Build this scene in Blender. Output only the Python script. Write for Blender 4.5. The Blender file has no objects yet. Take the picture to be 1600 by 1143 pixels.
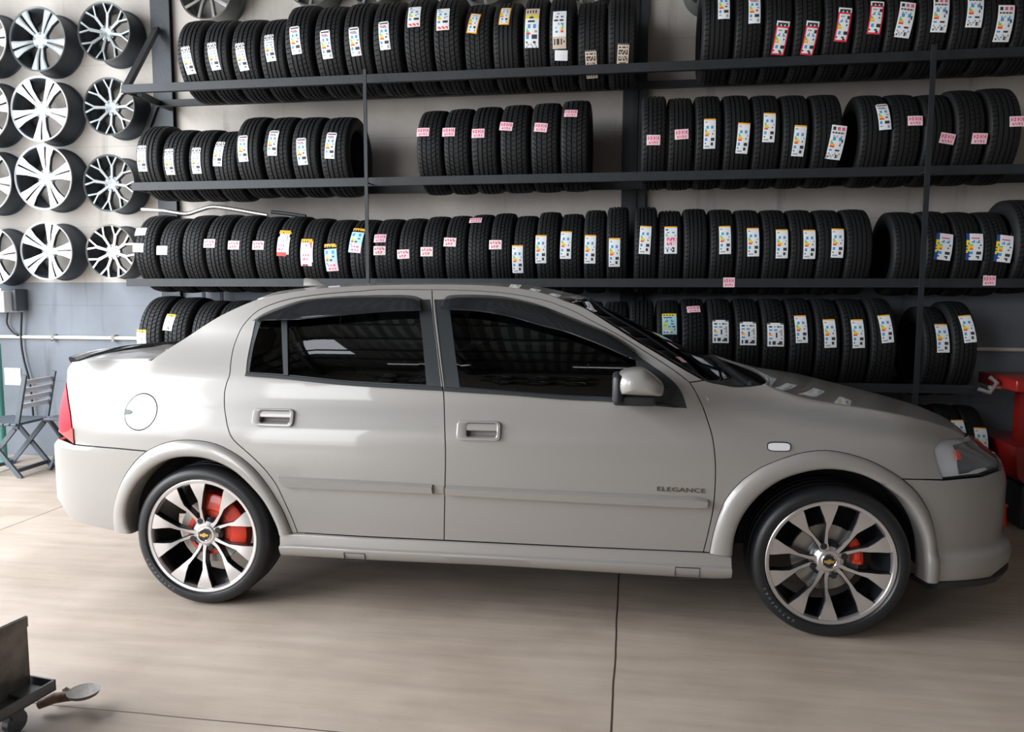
import bpy, bmesh, math, random
import numpy as np
from mathutils import Vector, Matrix
from mathutils.geometry import delaunay_2d_cdt
random.seed(7)
PI = math.pi
S = bpy.context.scene
COL = S.collection

# ------------------------------------------------------------------ camera
F, YAW, PITCH, ROLL, H = 1205.6, 0.1546, 0.0976, 0.0023, 1.3703
def cam_axes():
    cy, sy = math.cos(YAW), math.sin(YAW)
    w = Vector((-sy*math.cos(PITCH), cy*math.cos(PITCH), -math.sin(PITCH)))
    r0 = Vector((cy, sy, 0)); u0 = r0.cross(w)
    r = r0*math.cos(ROLL)+u0*math.sin(ROLL); u = -r0*math.sin(ROLL)+u0*math.cos(ROLL)
    return r, u, w
CR, CU, CW = cam_axes()
CO = Vector((0, 0, H))
cd = bpy.data.cameras.new('camera'); cam = bpy.data.objects.new('camera', cd); COL.objects.link(cam)
m = Matrix((CR, CU, -CW)).transposed().to_4x4(); m.translation = CO
cam.matrix_world = m
cd.sensor_width = 36; cd.lens = F/1600*36; cd.clip_start = .05
S.camera = cam
def ray(px, py):
    return (CR*(px-800)/F - CU*(py-571.5)/F + CW)
def atY(px, py, Y):
    d = ray(px, py); return CO + d*(Y/d.y)
def atZ(px, py, Z):
    d = ray(px, py); return CO + d*((Z-H)/d.z)
def project(P):
    d = P-CO; z = d.dot(CW)
    return 800+F*d.dot(CR)/z, 571.5-F*d.dot(CU)/z

# ------------------------------------------------------------------ exposure, sky, daylight, lamps
S.view_settings.view_transform = 'Standard'; S.view_settings.look = 'None'
S.view_settings.gamma = 1; S.view_settings.exposure = 0.06; S.view_settings.use_curve_mapping = False
W = bpy.data.worlds.new('sky'); S.world = W; W.use_nodes = True
bg = W.node_tree.nodes['Background']; bg.inputs[0].default_value = (.88, .93, 1, 1); bg.inputs[1].default_value = 4.5
_t = W.node_tree; _tc = _t.nodes.new('ShaderNodeTexCoord'); _sp = _t.nodes.new('ShaderNodeSeparateXYZ'); _cr = _t.nodes.new('ShaderNodeValToRGB')
_t.links.new(_tc.outputs['Generated'], _sp.inputs[0]); _t.links.new(_sp.outputs[2], _cr.inputs[0]); _t.links.new(_cr.outputs[0], bg.inputs[0])
_cr.color_ramp.elements[0].position = .0; _cr.color_ramp.elements[0].color = (.16, .15, .14, 1); _cr.color_ramp.elements[1].position = .02; _cr.color_ramp.elements[1].color = (.88, .93, 1, 1)
RX0, RX1, RY0, RY1, RZ = -5.5, 4.6, -4.6, 5.62, 6.2      # the hall
def area(name, loc, rot, sx, sy, power, col=(1, 1, 1), portal=False):
    l = bpy.data.lights.new(name, 'AREA'); l.shape = 'RECTANGLE'; l.size = sx; l.size_y = sy; l.energy = power; l.color = col
    o = bpy.data.objects.new(name, l); COL.objects.link(o); o.location = loc; o.rotation_euler = rot
    if portal: l.cycles.is_portal = True
    return o
area('door_portal', (RX0-.05, 1.0, 2.2), (0, -PI/2, 0), 4.4, 7.4, 1, portal=True)
area('daylight_side_door', (RX0-.1, 1.4, 2.7), (0, -PI/2, 0), 3.1, 6.4, 530, (.92, .96, 1))
area('front_portal', (-4.4, RY0-.2, 2.2), (PI/2, 0, 0), 2.0, 4.4, 1, portal=True)
area('added_front_daylight', (-4.4, RY0-.25, 2.3), (PI/2, 0, 0), 2.0, 4.0, 110, (.95, .97, 1))  # unseen second opening, added to light the car side and left floor

# ------------------------------------------------------------------ helpers
def mat(name, col, rough=.5, metal=0, coat=0, spec=.5, emis=None, es=0, bump=0, bscale=50, var=0, vscale=3, trans=None):
    M = bpy.data.materials.new(name); M.use_nodes = True; nt = M.node_tree; b = nt.nodes['Principled BSDF']
    b.inputs['Base Color'].default_value = (*col, 1); b.inputs['Roughness'].default_value = rough
    b.inputs['Metallic'].default_value = metal; b.inputs['Coat Weight'].default_value = coat
    b.inputs['Coat Roughness'].default_value = .04; b.inputs['Specular IOR Level'].default_value = spec
    if emis: b.inputs['Emission Color'].default_value = (*emis, 1); b.inputs['Emission Strength'].default_value = es
    tc = nt.nodes.new('ShaderNodeTexCoord')
    if var:
        n = nt.nodes.new('ShaderNodeTexNoise'); n.inputs['Scale'].default_value = vscale; n.inputs['Detail'].default_value = 6
        nt.links.new(tc.outputs['Object'], n.inputs['Vector'])
        r = nt.nodes.new('ShaderNodeMapRange'); r.inputs[1].default_value = .3; r.inputs[2].default_value = .7
        r.inputs[3].default_value = 1-var; r.inputs[4].default_value = 1+var
        nt.links.new(n.outputs[0], r.inputs[0])
        mx = nt.nodes.new('ShaderNodeVectorMath'); mx.operation = 'SCALE'; mx.inputs[0].default_value = col
        nt.links.new(r.outputs[0], mx.inputs[3]); nt.links.new(mx.outputs[0], b.inputs['Base Color'])
    if bump:
        n = nt.nodes.new('ShaderNodeTexNoise'); n.inputs['Scale'].default_value = bscale; n.inputs['Detail'].default_value = 4
        nt.links.new(tc.outputs['Object'], n.inputs['Vector'])
        bp = nt.nodes.new('ShaderNodeBump'); bp.inputs['Strength'].default_value = bump; bp.inputs['Distance'].default_value = .01
        nt.links.new(n.outputs[0], bp.inputs['Height']); nt.links.new(bp.outputs[0], b.inputs['Normal'])
    return M
M = {}
M['paint'] = mat('car_paint', (.345, .325, .302), .38, .25, .65)
M['black_plastic'] = mat('black_plastic', (.018, .02, .023), .45)
M['satin_trim'] = mat('satin_trim', (.03, .035, .038), .35)
M['smoke'] = mat('smoked_acrylic', (.012, .014, .016), .12, coat=.6)
M['liner'] = mat('wheel_liner', (.012, .014, .016), .8, bump=.3)
M['dark'] = mat('underbody', (.008, .008, .009), .8)
M['rubber'] = mat('tyre_rubber', (.0085, .0088, .0094), .62, spec=.32, bump=.15, bscale=300, var=.15)
M['rubber_car'] = mat('tyre_rubber_clean', (.012, .0125, .014), .42, bump=.1, bscale=200)
M['letter'] = mat('sidewall_lettering', (.22, .24, .26), .6)
M['alloy'] = mat('machined_alloy', (.72, .70, .70), .28, .9)
M['rim_black'] = mat('rim_gloss_black', (.012, .013, .016), .3, .2, .5)
M['chrome'] = mat('chrome', (.8, .8, .8), .08, 1)
M['gold'] = mat('gold_emblem', (.75, .5, .16), .3, .8)
M['red_caliper'] = mat('red_caliper', (.72, .045, .015), .4, 0, .4)
M['badge'] = mat('badge_bronze', (.16, .13, .09), .35, .6)
M['disc'] = mat('brake_disc', (.42, .40, .38), .35, .8)
M['backplate'] = mat('brake_backplate', (.55, .5, .45), .5, .2)
M['tail_red'] = mat('tail_light_red', (.50, .028, .045), .5, 0, 0, spec=.08)
M['tail_pink'] = mat('tail_light_lower', (.62, .10, .09), .5, 0, 0, spec=.08)
M['seat'] = mat('seat_cloth', (.03, .028, .03), .9, bump=.3)
M['rack'] = mat('rack_steel', (.0135, .0165, .019), .55, .1, var=.2, vscale=9, bump=.1)
M['column'] = mat('column_steel', (.030, .036, .042), .55, .2, var=.2, bump=.15)
M['white_alloy'] = mat('white_alloy', (.78, .80, .84), .3, .5, .4)
M['grey_alloy'] = mat('grey_alloy', (.15, .165, .165), .42, .4, .2)
M['silver_alloy'] = mat('silver_alloy', (.62, .61, .6), .3, .85, .3)
M['barrel'] = mat('rim_barrel', (.06, .075, .09), .45, .6)
M['rim_glass'] = mat('lamp_bezel_grey', (.10, .105, .11), .25, .5, .5)
M['lens'] = mat('lamp_reflector', (.85, .85, .87), .35, .1)
M['grey_wood'] = mat('grey_painted_wood', (.10, .12, .14), .5, var=.3)
M['pale_wood'] = mat('worn_slat_paint', (.7, .72, .76), .5)
M['pvc'] = mat('cream_pvc', (.85, .78, .68), .4)
M['whitebox'] = mat('white_plastic', (.85, .86, .88), .4)
M['green'] = mat('green_paint', (.12, .35, .30), .5)
M['cart'] = mat('worn_grey_metal', (.22, .20, .18), .55, .3, var=.35, vscale=14, bump=.2, bscale=80)
M['cart2'] = mat('dark_tray_metal', (.16, .17, .18), .35, .4, var=.2, vscale=12)
M['rust'] = mat('rusty_iron', (.26, .17, .13), .8, .2, var=.4, vscale=30, bump=.5, bscale=60)
M['machine_red'] = mat('machine_red', (.30, .012, .008), .4, .1, .3, var=.2)
M['orange_red'] = mat('orange_red_plastic', (.9, .07, .03), .45)
M['cable'] = mat('black_cable', (.02, .022, .025), .6)
INK = dict(w=(.80, .81, .82), k=(.03, .03, .035), g=(.35, .36, .38), b=(.06, .30, .55), y=(.75, .62, .05), e=(.2, .5, .15), o=(.9, .42, .03),
           r=(.75, .05, .04), p=(.85, .62, .66), R=(.72, .03, .06), m=(.72, .12, .22), t=(.62, .50, .38), L=(.45, .68, .74), N=(.01, .06, .25), Y=(.85, .65, .02), c=(.82, .74, .72), G=(.12, .12, .12))
for k_, v_ in INK.items(): M['ink_'+k_] = mat('label_ink_%s' % {'w': 'white', 'k': 'black', 'g': 'grey', 'b': 'blue', 'y': 'yellow', 'e': 'green', 'o': 'orange', 'r': 'red', 'p': 'pink', 'R': 'crimson', 'm': 'magenta', 't': 'tan', 'L': 'light_blue', 'N': 'navy', 'Y': 'deep_yellow', 'c': 'cream', 'G': 'charcoal'}[k_], v_, .6)
# tinted glass
def tinted(name, t, rough=.02):
    g = bpy.data.materials.new(name); g.use_nodes = True; nt = g.node_tree; nt.nodes.clear()
    out = nt.nodes.new('ShaderNodeOutputMaterial'); mx = nt.nodes.new('ShaderNodeMixShader'); tr = nt.nodes.new('ShaderNodeBsdfTransparent')
    gl = nt.nodes.new('ShaderNodeBsdfGlossy'); fr = nt.nodes.new('ShaderNodeFresnel'); fr.inputs[0].default_value = 1.75
    tr.inputs[0].default_value = (*t, 1); gl.inputs['Roughness'].default_value = rough
    ge = nt.nodes.new('ShaderNodeNewGeometry'); su = nt.nodes.new('ShaderNodeMath'); su.operation = 'SUBTRACT'; su.inputs[0].default_value = 1; nt.links.new(ge.outputs['Backfacing'], su.inputs[1])
    mu = nt.nodes.new('ShaderNodeMath'); mu.operation = 'MULTIPLY'; nt.links.new(fr.outputs[0], mu.inputs[0]); nt.links.new(su.outputs[0], mu.inputs[1])
    nt.links.new(mu.outputs[0], mx.inputs[0]); nt.links.new(tr.outputs[0], mx.inputs[1]); nt.links.new(gl.outputs[0], mx.inputs[2]); nt.links.new(mx.outputs[0], out.inputs[0])
    return g
M['glass'] = tinted('tinted_glass', (.10, .12, .12)); M['clear'] = tinted('clear_lens', (.9, .92, .94))
M['wrap'] = tinted('plastic_wrap', (.85, .86, .88), .15)

def new(name, verts, faces, mats, parent=None, midx=None, smooth=None, loc=None):
    me = bpy.data.meshes.new(name); me.from_pydata([tuple(v) for v in verts], [], faces); me.update()
    if not isinstance(mats, (list, tuple)): mats = [mats]
    for k in mats: me.materials.append(M[k] if isinstance(k, str) else k)
    if midx: me.polygons.foreach_set('material_index', midx)
    if smooth is not None:
        me.polygons.foreach_set('use_smooth', [True]*len(me.polygons)); me.set_sharp_from_angle(angle=math.radians(smooth))
    o = bpy.data.objects.new(name, me); COL.objects.link(o)
    if parent: o.parent = parent
    if loc: o.location = loc
    return o
def tag(o, label=None, cat=None, group=None, kind=None):
    if label: o['label'] = label
    if cat: o['category'] = cat
    if group: o['group'] = group
    if kind: o['kind'] = kind
    return o
def empty(name, loc=(0, 0, 0), rz=0):
    o = bpy.data.objects.new(name, None); o.empty_display_size = .1; COL.objects.link(o); o.location = loc; o.rotation_euler = (0, 0, rz); return o
class MB:
    def __init__(s): s.v = []; s.f = []; s.m = []
    def add(s, v, f, m=0):
        n = len(s.v); s.v += [tuple(a) for a in v]; s.f += [tuple(n+i for i in q) for q in f]; s.m += [m]*len(f) if isinstance(m, int) else list(m); return s
    def box(s, a, b, m=0, M4=None):
        x0, y0, z0 = a; x1, y1, z1 = b
        v = [(x0, y0, z0), (x1, y0, z0), (x1, y1, z0), (x0, y1, z0), (x0, y0, z1), (x1, y0, z1), (x1, y1, z1), (x0, y1, z1)]
        if M4: v = [M4 @ Vector(p) for p in v]
        return s.add(v, [(3, 2, 1, 0), (4, 5, 6, 7), (0, 1, 5, 4), (1, 2, 6, 5), (2, 3, 7, 6), (3, 0, 4, 7)], m)
    def bevbox(s, a, b, r, m=0, M4=None):
        bm = bmesh.new(); bmesh.ops.create_cube(bm, size=1)
        for v in bm.verts: v.co = Vector([(a[i]+b[i])/2+v.co[i]*(b[i]-a[i]) for i in range(3)])
        bmesh.ops.bevel(bm, geom=list(bm.edges), offset=r, segments=3, profile=.5, affect='EDGES')
        bm.verts.index_update()
        v = [(M4 @ v.co) if M4 else v.co.copy() for v in bm.verts]; f = [tuple(x.index for x in q.verts) for q in bm.faces]; bm.free()
        return s.add(v, f, m)
    def beam(s, p, q, w, h, up=(0, 0, 1), m=0):
        p = Vector(p); q = Vector(q); d = (q-p); L = d.length; d.normalize(); up = Vector(up)
        if abs(d.dot(up)) > .98: up = Vector((0, 1, 0))
        a = d.cross(up).normalized(); b = a.cross(d)
        v = [p+a*i*w/2+b*j*h/2 for i, j in ((-1, -1), (1, -1), (1, 1), (-1, 1))]; v += [x+d*L for x in v[:4]]
        return s.add(v, [(3, 2, 1, 0), (4, 5, 6, 7), (0, 1, 5, 4), (1, 2, 6, 5), (2, 3, 7, 6), (3, 0, 4, 7)], m)
    def tube(s, pts, r, n=8, m=0):
        pts = [Vector(p) for p in pts]; base = len(s.v); vs = []; fs = []
        rr = r if isinstance(r, (list, tuple)) else [r]*len(pts)
        prev = None
        for i, p in enumerate(pts):
            d = (pts[min(i+1, len(pts)-1)]-pts[max(i-1, 0)]).normalized()
            a = prev if prev is not None else (Vector((0, 0, 1)) if abs(d.z) < .9 else Vector((0, 1, 0)))
            a = (a-d*a.dot(d)).normalized(); prev = a; b = d.cross(a)
            vs += [p+(a*math.cos(2*PI*k/n)+b*math.sin(2*PI*k/n))*rr[i] for k in range(n)]
        for i in range(len(pts)-1):
            for k in range(n): fs.append((i*n+k, i*n+(k+1) % n, (i+1)*n+(k+1) % n, (i+1)*n+k))
        fs.append(tuple(range(n-1, -1, -1))); fs.append(tuple((len(pts)-1)*n+k for k in range(n)))
        return s.add(vs, fs, m)
    def lathe(s, prof, n=64, m=0, axis='y', closed=False, a0=0, a1=2*PI):
        # prof: (along, radius); axis y
        full = abs(a1-a0-2*PI) < 1e-6; cnt = n if full else n+1; vs = []; fs = []; ms = []
        for i in range(cnt):
            t = a0+(a1-a0)*i/n; c, sn = math.cos(t), math.sin(t)
            for (y, r) in prof:
                vs.append((r*c, y, r*sn) if axis == 'y' else ((y, r*c, r*sn) if axis == 'x' else (r*c, r*sn, y)))
        P = len(prof); K = P if closed else P-1
        for i in range(n):
            j = (i+1) % cnt
            for k in range(K): fs.append((i*P+k, i*P+(k+1) % P, j*P+(k+1) % P, j*P+k)); ms.append(m if isinstance(m, int) else m[k])
        return s.add(vs, fs, ms)
    def prism(s, poly, a, b, m=0, axis='y', ms=None):
        # poly: (u,v) list extruded along axis from a to b
        n = len(poly); P = (lambda u, v, w: (u, w, v)) if axis == 'y' else ((lambda u, v, w: (w, u, v)) if axis == 'x' else (lambda u, v, w: (u, v, w)))
        v = [P(u, w, a) for u, w in poly]+[P(u, w, b) for u, w in poly]
        f = [tuple(range(n)), tuple(range(2*n-1, n-1, -1))]+[(i, i+n, (i+1) % n+n, (i+1) % n) for i in range(n)]
        s.add(v, f, [m, m]+[m if ms is None else ms]*n)
        return s
    def build(s, name, mats, parent=None, smooth=None, loc=None):
        return new(name, s.v, s.f, mats, parent, s.m, smooth, loc)
def fixnormals(o):
    bm = bmesh.new(); bm.from_mesh(o.data); bmesh.ops.recalc_face_normals(bm, faces=bm.faces); bm.to_mesh(o.data); bm.free()
def text_mesh(txt, size, depth, name, mats, parent=None, mtx=None, space=1.0):
    c = bpy.data.curves.new('lettering_curve', 'FONT'); c.body = txt; c.size = size; c.extrude = depth; c.align_x = 'CENTER'; c.space_character = space; c.resolution_u = 2
    t = bpy.data.objects.new('t', c); me = bpy.data.meshes.new_from_object(t); bpy.data.objects.remove(t); bpy.data.curves.remove(c)
    me.name = name; me.materials.clear(); me.materials.append(M[mats]); o = bpy.data.objects.new(name, me); COL.objects.link(o)
    if parent: o.parent = parent
    if mtx is not None: me.transform(mtx)
    return o
def copy_tree(o, parent=None):
    c = o.copy(); COL.objects.link(c); c.parent = parent
    for ch in [x for x in o.children]: copy_tree(ch, c)
    return c

# ------------------------------------------------------------------ the car's shape
PSI = 0.0338
WB, RT = 2.614, .307
cx0 = -1.8269-.83*math.sin(PSI); cy0 = 3.0089+.83*math.cos(PSI)
CARM = Matrix.Translation((cx0, cy0, 0)) @ Matrix.Rotation(PSI, 4, 'Z')
CARI = CARM.inverted()
CAMC = CARI @ CO
def cray(px, py): return CARI.to_3x3() @ ray(px, py)
def car_project(P): return project(CARM @ Vector(P))

def cr(pts, n=8, closed=False):
    P = [np.array(p, float) for p in pts]; out = []
    N = len(P)
    for i in range(N-1):
        p0 = P[max(i-1, 0)]; p1 = P[i]; p2 = P[i+1]; p3 = P[min(i+2, N-1)]
        for k in range(n):
            t = k/n; out.append(.5*((2*p1)+(-p0+p2)*t+(2*p0-5*p1+4*p2-p3)*t*t+(-p0+3*p1-3*p2+p3)*t**3))
    out.append(P[-1]); return np.array(out)
PLAN = cr([(-.885, 0), (-.88, .30), (-.86, .50), (-.81, .645), (-.70, .745), (-.49, .806), (-.15, .843), (.4, .862), (1.3, .865), (2.2, .86), (2.7, .843), (2.98, .805), (3.165, .745), (3.305, .645), (3.395, .50), (3.44, .3), (3.455, 0)], 12)
SL = np.concatenate([[0], np.cumsum(np.linalg.norm(np.diff(PLAN, axis=0), axis=1))]); STOT = SL[-1]
def plan(s):
    s = min(max(s, 0), STOT); return np.interp(s, SL, PLAN[:, 0]), np.interp(s, SL, PLAN[:, 1])
_g = np.linspace(0, STOT, 400); _px = np.array([plan(s) for s in _g]); _t = np.gradient(_px, axis=0); _t /= np.linalg.norm(_t, axis=1)[:, None]
for _ in range(3): _t[1:-1] = (_t[:-2]+_t[1:-1]*2+_t[2:])/4
def plan_n(s):   # outward normal (x, B)
    tx = np.interp(s, _g, _t[:, 0]); ty = np.interp(s, _g, _t[:, 1]); l = math.hypot(tx, ty); return -ty/l, tx/l
_dz = cr([(.05, .14), (.12, .09), (.20, .045), (.30, .016), (.42, .003), (.55, 0), (.66, .001), (.745, .006), (.785, .012), (.81, .020), (.86, .038), (.905, .055), (.95, .066), (1.0, .080), (1.1, .119), (1.2, .172), (1.3, .240), (1.345, .275), (1.375, .303), (1.395, .335), (1.41, .42)], 8)
def sm(t): t = min(max(t, 0), 1); return t*t*(3-2*t)
HT = [(1.9, 1.02), (2.15, .985), (2.45, .94), (2.75, .895), (3.0, .85), (3.2, .80), (3.4, .74)]
def dd(s, z):
    x, B = plan(s)
    d = np.interp(z, _dz[:, 0], _dz[:, 1])
    if x < .5: d += .09*sm((.5-x)/.9)*sm((z-.98)/.2)
    if x < -.25: d += .03*sm((-.25-x)/.3)*sm((z-.86)/.13)
    if x < -.45: d = d*(1-.75*sm((-.45-x)/.3))+sm((-.45-x)/.3)*(.022*sm((z-.665)/.02)+.02*sm((z-.75)/.25)-.005*sm((z-.95)/.05))
    if x > 2.0:
        ht = np.interp(x, [a for a, b in HT], [b for a, b in HT])
        d += .05*sm((x-2.0)/.4)*sm((z-(ht-.10))/.10)**1.5
    if x > 2.85:
        w = sm((x-2.85)/.5); d += w*max(0, z-.68)*.52+w*.008*sm((z-.67)/.02)
        d += w*.018*sm((z-.58)/.1)
        if z < .37: d -= w*.05*sm((.37-z)/.05)*sm((z-.10)/.05)
    return d
def SP(s, z, off=0):
    x, B = plan(s); nx, nb = plan_n(s); d = dd(s, z)-off
    return np.array([x-nx*d, -(B-nb*d), z])
def SN(s, z):
    e = .004; a = SP(s+e, z)-SP(s-e, z); b = SP(s, z+e)-SP(s, z-e); n = np.cross(a, b); n /= max(np.linalg.norm(n), 1e-9)
    return n
def unp(px, py):
    d = np.array(cray(px, py)); o = np.array(CAMC)
    t = (-.84-o[1])/d[1]; P = o+d*t
    s = float(np.interp(P[0], PLAN[:, 0], SL)); z = float(P[2])
    def r(s, z):
        q = car_project(SP(s, z)); return np.array([q[0]-px, q[1]-py])
    c = r(s, z); lam = 1e-3
    for _ in range(40):
        e = 1e-3; J = np.stack([(r(s+e, z)-c)/e, (r(s, z+e)-c)/e], 1)
        A = J.T@J; st = np.linalg.solve(A+lam*np.diag(np.diag(A)+1), -J.T@c); st = np.clip(st, -.15, .15)
        n = r(s+st[0], z+st[1])
        if n@n < c@c: s += st[0]; z += st[1]; c = n; lam = max(lam/4, 1e-6)
        else: lam *= 5
        if c@c < 1e-3 or lam > 1e8: break
    return (s, z)
_UC = {}
def U(pts):
    out = []
    for p in pts:
        if len(p) == 3: out.append((p[0], p[1])); continue       # already (s,z,'')
        if p not in _UC: _UC[p] = unp(*p)
        out.append(_UC[p])
    return out
def smoothline(pts, n=3):  # catmull through points (s,z)
    return [tuple(q) for q in cr(pts, n)]
def L(pts, n=3): return smoothline(U(pts), n)
def resample(pts, n):
    P = np.array(pts); l = np.concatenate([[0], np.cumsum(np.linalg.norm(np.diff(P, axis=0), axis=1))]); t = np.linspace(0, l[-1], n)
    return [(float(np.interp(a, l, P[:, 0])), float(np.interp(a, l, P[:, 1]))) for a in t]
def loop(*segs):
    out = []
    for sg in segs:
        for p in sg:
            if not out or math.hypot(out[-1][0]-p[0], out[-1][1]-p[1]) > 1.5e-3: out.append(tuple(p))
    while math.hypot(out[0][0]-out[-1][0], out[0][1]-out[-1][1]) < 1.5e-3: out.pop()
    return out
def rv(l): return list(reversed(l))
def area2(p): return sum(p[i][0]*p[(i+1) % len(p)][1]-p[(i+1) % len(p)][0]*p[i][1] for i in range(len(p)))/2
def inset(poly, g):
    if area2(poly) < 0: poly = rv(poly)
    n = len(poly); out = []
    for i in range(n):
        a = np.array(poly[i-1]); b = np.array(poly[i]); c = np.array(poly[(i+1) % n])
        u = b-a; u /= np.linalg.norm(u)+1e-12; v = c-b; v /= np.linalg.norm(v)+1e-12
        n1 = np.array([-u[1], u[0]]); n2 = np.array([-v[1], v[0]]); k = n1+n2; q = k@k
        mv = k*2/q if q > .35 else k/math.sqrt(q+1e-9)*1.2
        out.append(tuple(b+mv*g))
    return out
def inside(P, poly):
    poly = np.array(poly); x, y = P[:, 0], P[:, 1]; r = np.zeros(len(P), bool); n = len(poly)
    for i in range(n):
        x1, y1 = poly[i]; x2, y2 = poly[(i+1) % n]
        c = ((y1 > y) != (y2 > y)); 
        if y1 == y2: continue
        r ^= c & (x < (x2-x1)*(y-y1)/(y2-y1)+x1)
    return r
def dseg(P, poly):
    poly = np.array(poly); best = np.full(len(P), 9.)
    for i in range(len(poly)):
        a = poly[i]; b = poly[(i+1) % len(poly)]; ab = b-a; t = np.clip(((P-a)@ab)/(ab@ab+1e-12), 0, 1)
        best = np.minimum(best, np.linalg.norm(P-(a+t[:, None]*ab), axis=1))
    return best
def triangulate(poly, holes=(), sp=.035):
    loops = [poly]+list(holes); verts = []; edges = []
    for lp in loops:
        b = len(verts); verts += [Vector(p) for p in lp]; edges += [(b+i, b+(i+1) % len(lp)) for i in range(len(lp))]
    A = np.array(poly); x0, z0 = A.min(0); x1, z1 = A.max(0)
    gx, gz = np.meshgrid(np.arange(x0, x1, sp), np.arange(z0, z1, sp)); G = np.stack([gx.ravel(), gz.ravel()], 1)
    ok = inside(G, poly) & (dseg(G, poly) > sp*.35)
    for h in holes: ok &= ~inside(G, h) & (dseg(G, h) > sp*.35)
    verts += [Vector(g) for g in G[ok]]
    vo, eo, fo, *_ = delaunay_2d_cdt(verts, edges, [], 0, 1e-6)
    if not fo: return [], []
    C = np.array([[sum(vo[i][k] for i in f)/len(f) for k in (0, 1)] for f in fo]); ok = inside(C, poly)
    for h in holes: ok &= ~inside(C, h)
    return [(v[0], v[1]) for v in vo], [tuple(f) for f, k in zip(fo, ok) if k]
def panel(name, poly, mat_, parent, holes=(), off=0, gap=.0022, depth=.012, sp=.035, f=SP, fn=SN):
    poly = inset(poly, gap) if gap else (poly if area2(poly) > 0 else rv(poly))
    hs = []
    for h in holes:
        h = h if area2(h) > 0 else rv(h); hs.append(h)
    vo, fo = triangulate(poly, hs, sp)
    co = [f(a, b, off) for a, b in vo]; nr = [fn(a, b) for a, b in vo]
    faces = []; ln = []
    for q in fo:
        p = [co[i] for i in q]; nn = np.cross(p[1]-p[0], p[2]-p[0])
        if nn @ nr[q[0]] < 0: q = tuple(reversed(q))
        faces.append(q); ln += [tuple(nr[i]) for i in q]
    # flange on boundary edges
    cnt = {}
    for q in faces:
        for i in range(len(q)): e = (q[i], q[(i+1) % len(q)]); cnt[e] = 1
    n0 = len(co); mp = {}
    for (a, b) in [e for e in cnt if (e[1], e[0]) not in cnt]:
        for i in (a, b):
            if i not in mp: mp[i] = len(co); co.append(co[i]-nr[i]*depth)
        faces.append((b, a, mp[a], mp[b]))
        e = co[b]-co[a]; n = np.cross(e, nr[a]); n = n/(np.linalg.norm(n)+1e-9); ln += [tuple(n)]*4
    o = new(name, co, faces, mat_, parent)
    o.data.polygons.foreach_set('use_smooth', [True]*len(faces)); o.data.normals_split_custom_set(ln)
    return o
def strip(name, top, bot, prof, mat_, parent, n=60, caps=True, smooth=35, base=SP):
    """loft between two (s,z) lines; prof = (v, outward offset) list"""
    A = resample(top, n); B = resample(bot, n); v = []; f = []; P = len(prof)
    for i in range(n):
        for (t, o) in prof:
            s = A[i][0]+(B[i][0]-A[i][0])*t; z = A[i][1]+(B[i][1]-A[i][1])*t; v.append(base(s, z, o))
    for i in range(n-1):
        for k in range(P-1): f.append((i*P+k, (i+1)*P+k, (i+1)*P+k+1, i*P+k+1))
    if caps: f.append(tuple(range(P))); f.append(tuple((n-1)*P+k for k in range(P-1, -1, -1)))
    o = new(name, v, f, mat_, parent, smooth=smooth); fixnormals(o); return o

car = empty('car', (cx0, cy0, 0), PSI)
tag(car, 'silver-beige four-door saloon car parked side-on in front of the tyre rack', 'car')
NEAR = []   # near-side parts that get a mirrored twin

def rrect(A, B, r, n=5):
    x0_, x1_ = min(A[0], B[0]), max(A[0], B[0]); z0_, z1_ = min(A[1], B[1]), max(A[1], B[1]); out = []
    for (cx_, cz_, t0) in ((x1_-r, z1_-r, 0), (x0_+r, z1_-r, PI/2), (x0_+r, z0_+r, PI), (x1_-r, z0_+r, 1.5*PI)):
        for k in range(n+1): t = t0+PI/2*k/n; out.append((cx_+r*math.cos(t), cz_+r*math.sin(t)))
    return out
HND = ((397.5, 637, 458.5, 665.5, 409, 639.8, 453.5, 661), (715, 656, 782, 688.5, 730, 659.5, 776.5, 683))
def hnd_hole(a): return rrect(unp(a[4], a[5]), unp(a[6], a[7]), .012)
# ---- traced seams (photo pixels -> the body surface)
roofU = [(402, 467), (435, 460), (482, 452.5), (518, 449), (577, 446.5), (625, 445), (720, 445), (800, 448.5), (850, 458), (880, 468.7)]
apU = [(880, 468.7), (912, 480), (954, 506), (986, 527), (1029, 552.6), (1071, 578), (1100, 594)]
cpil = [(237, 562.5), (265, 543), (301, 520), (340, 495), (376, 477.5), (402, 467)]
deckE = [(112, 566), (129, 563.6), (165, 561.4), (200, 561.5), (237, 562.5)]
rdU = [(675, 452.6), (601, 452), (565.6, 454.5), (511, 458.5), (459, 465.6), (428, 474), (404, 484.6), (387.5, 499), (375.6, 515.5), (366, 539), (361, 563), (359, 584.4), (354, 598.6), (350.7, 615), (350.7, 634), (354, 658), (360, 679), (368, 690), (378, 699), (396, 715), (412, 731), (430.3, 754.5), (443.5, 781), (456.6, 809.6), (465, 831.5)]
rdB = [(465, 831.5), (575, 838), (694, 843.5)]
Bseam = [(675, 452.6), (677, 489.4), (683, 537), (690, 591.5), (692.7, 610.5), (694, 632), (696, 700), (695, 772), (694, 843.5)]
fdU = [(675, 452.6), (700, 452.6), (750, 454.5), (800, 459), (850, 468.5), (880, 479), (901, 488), (922.5, 499.5), (965, 522), (1007.5, 548.4), (1050, 576), (1077.6, 597)]
fdF = [(1077.6, 597), (1088, 614), (1099, 637.6), (1107, 661), (1113, 682), (1117, 712), (1118, 742), (1115.5, 784.5), (1110, 817), (1099, 862)]
fdB = [(694, 843.5), (900, 853.5), (1099, 862)]
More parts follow.
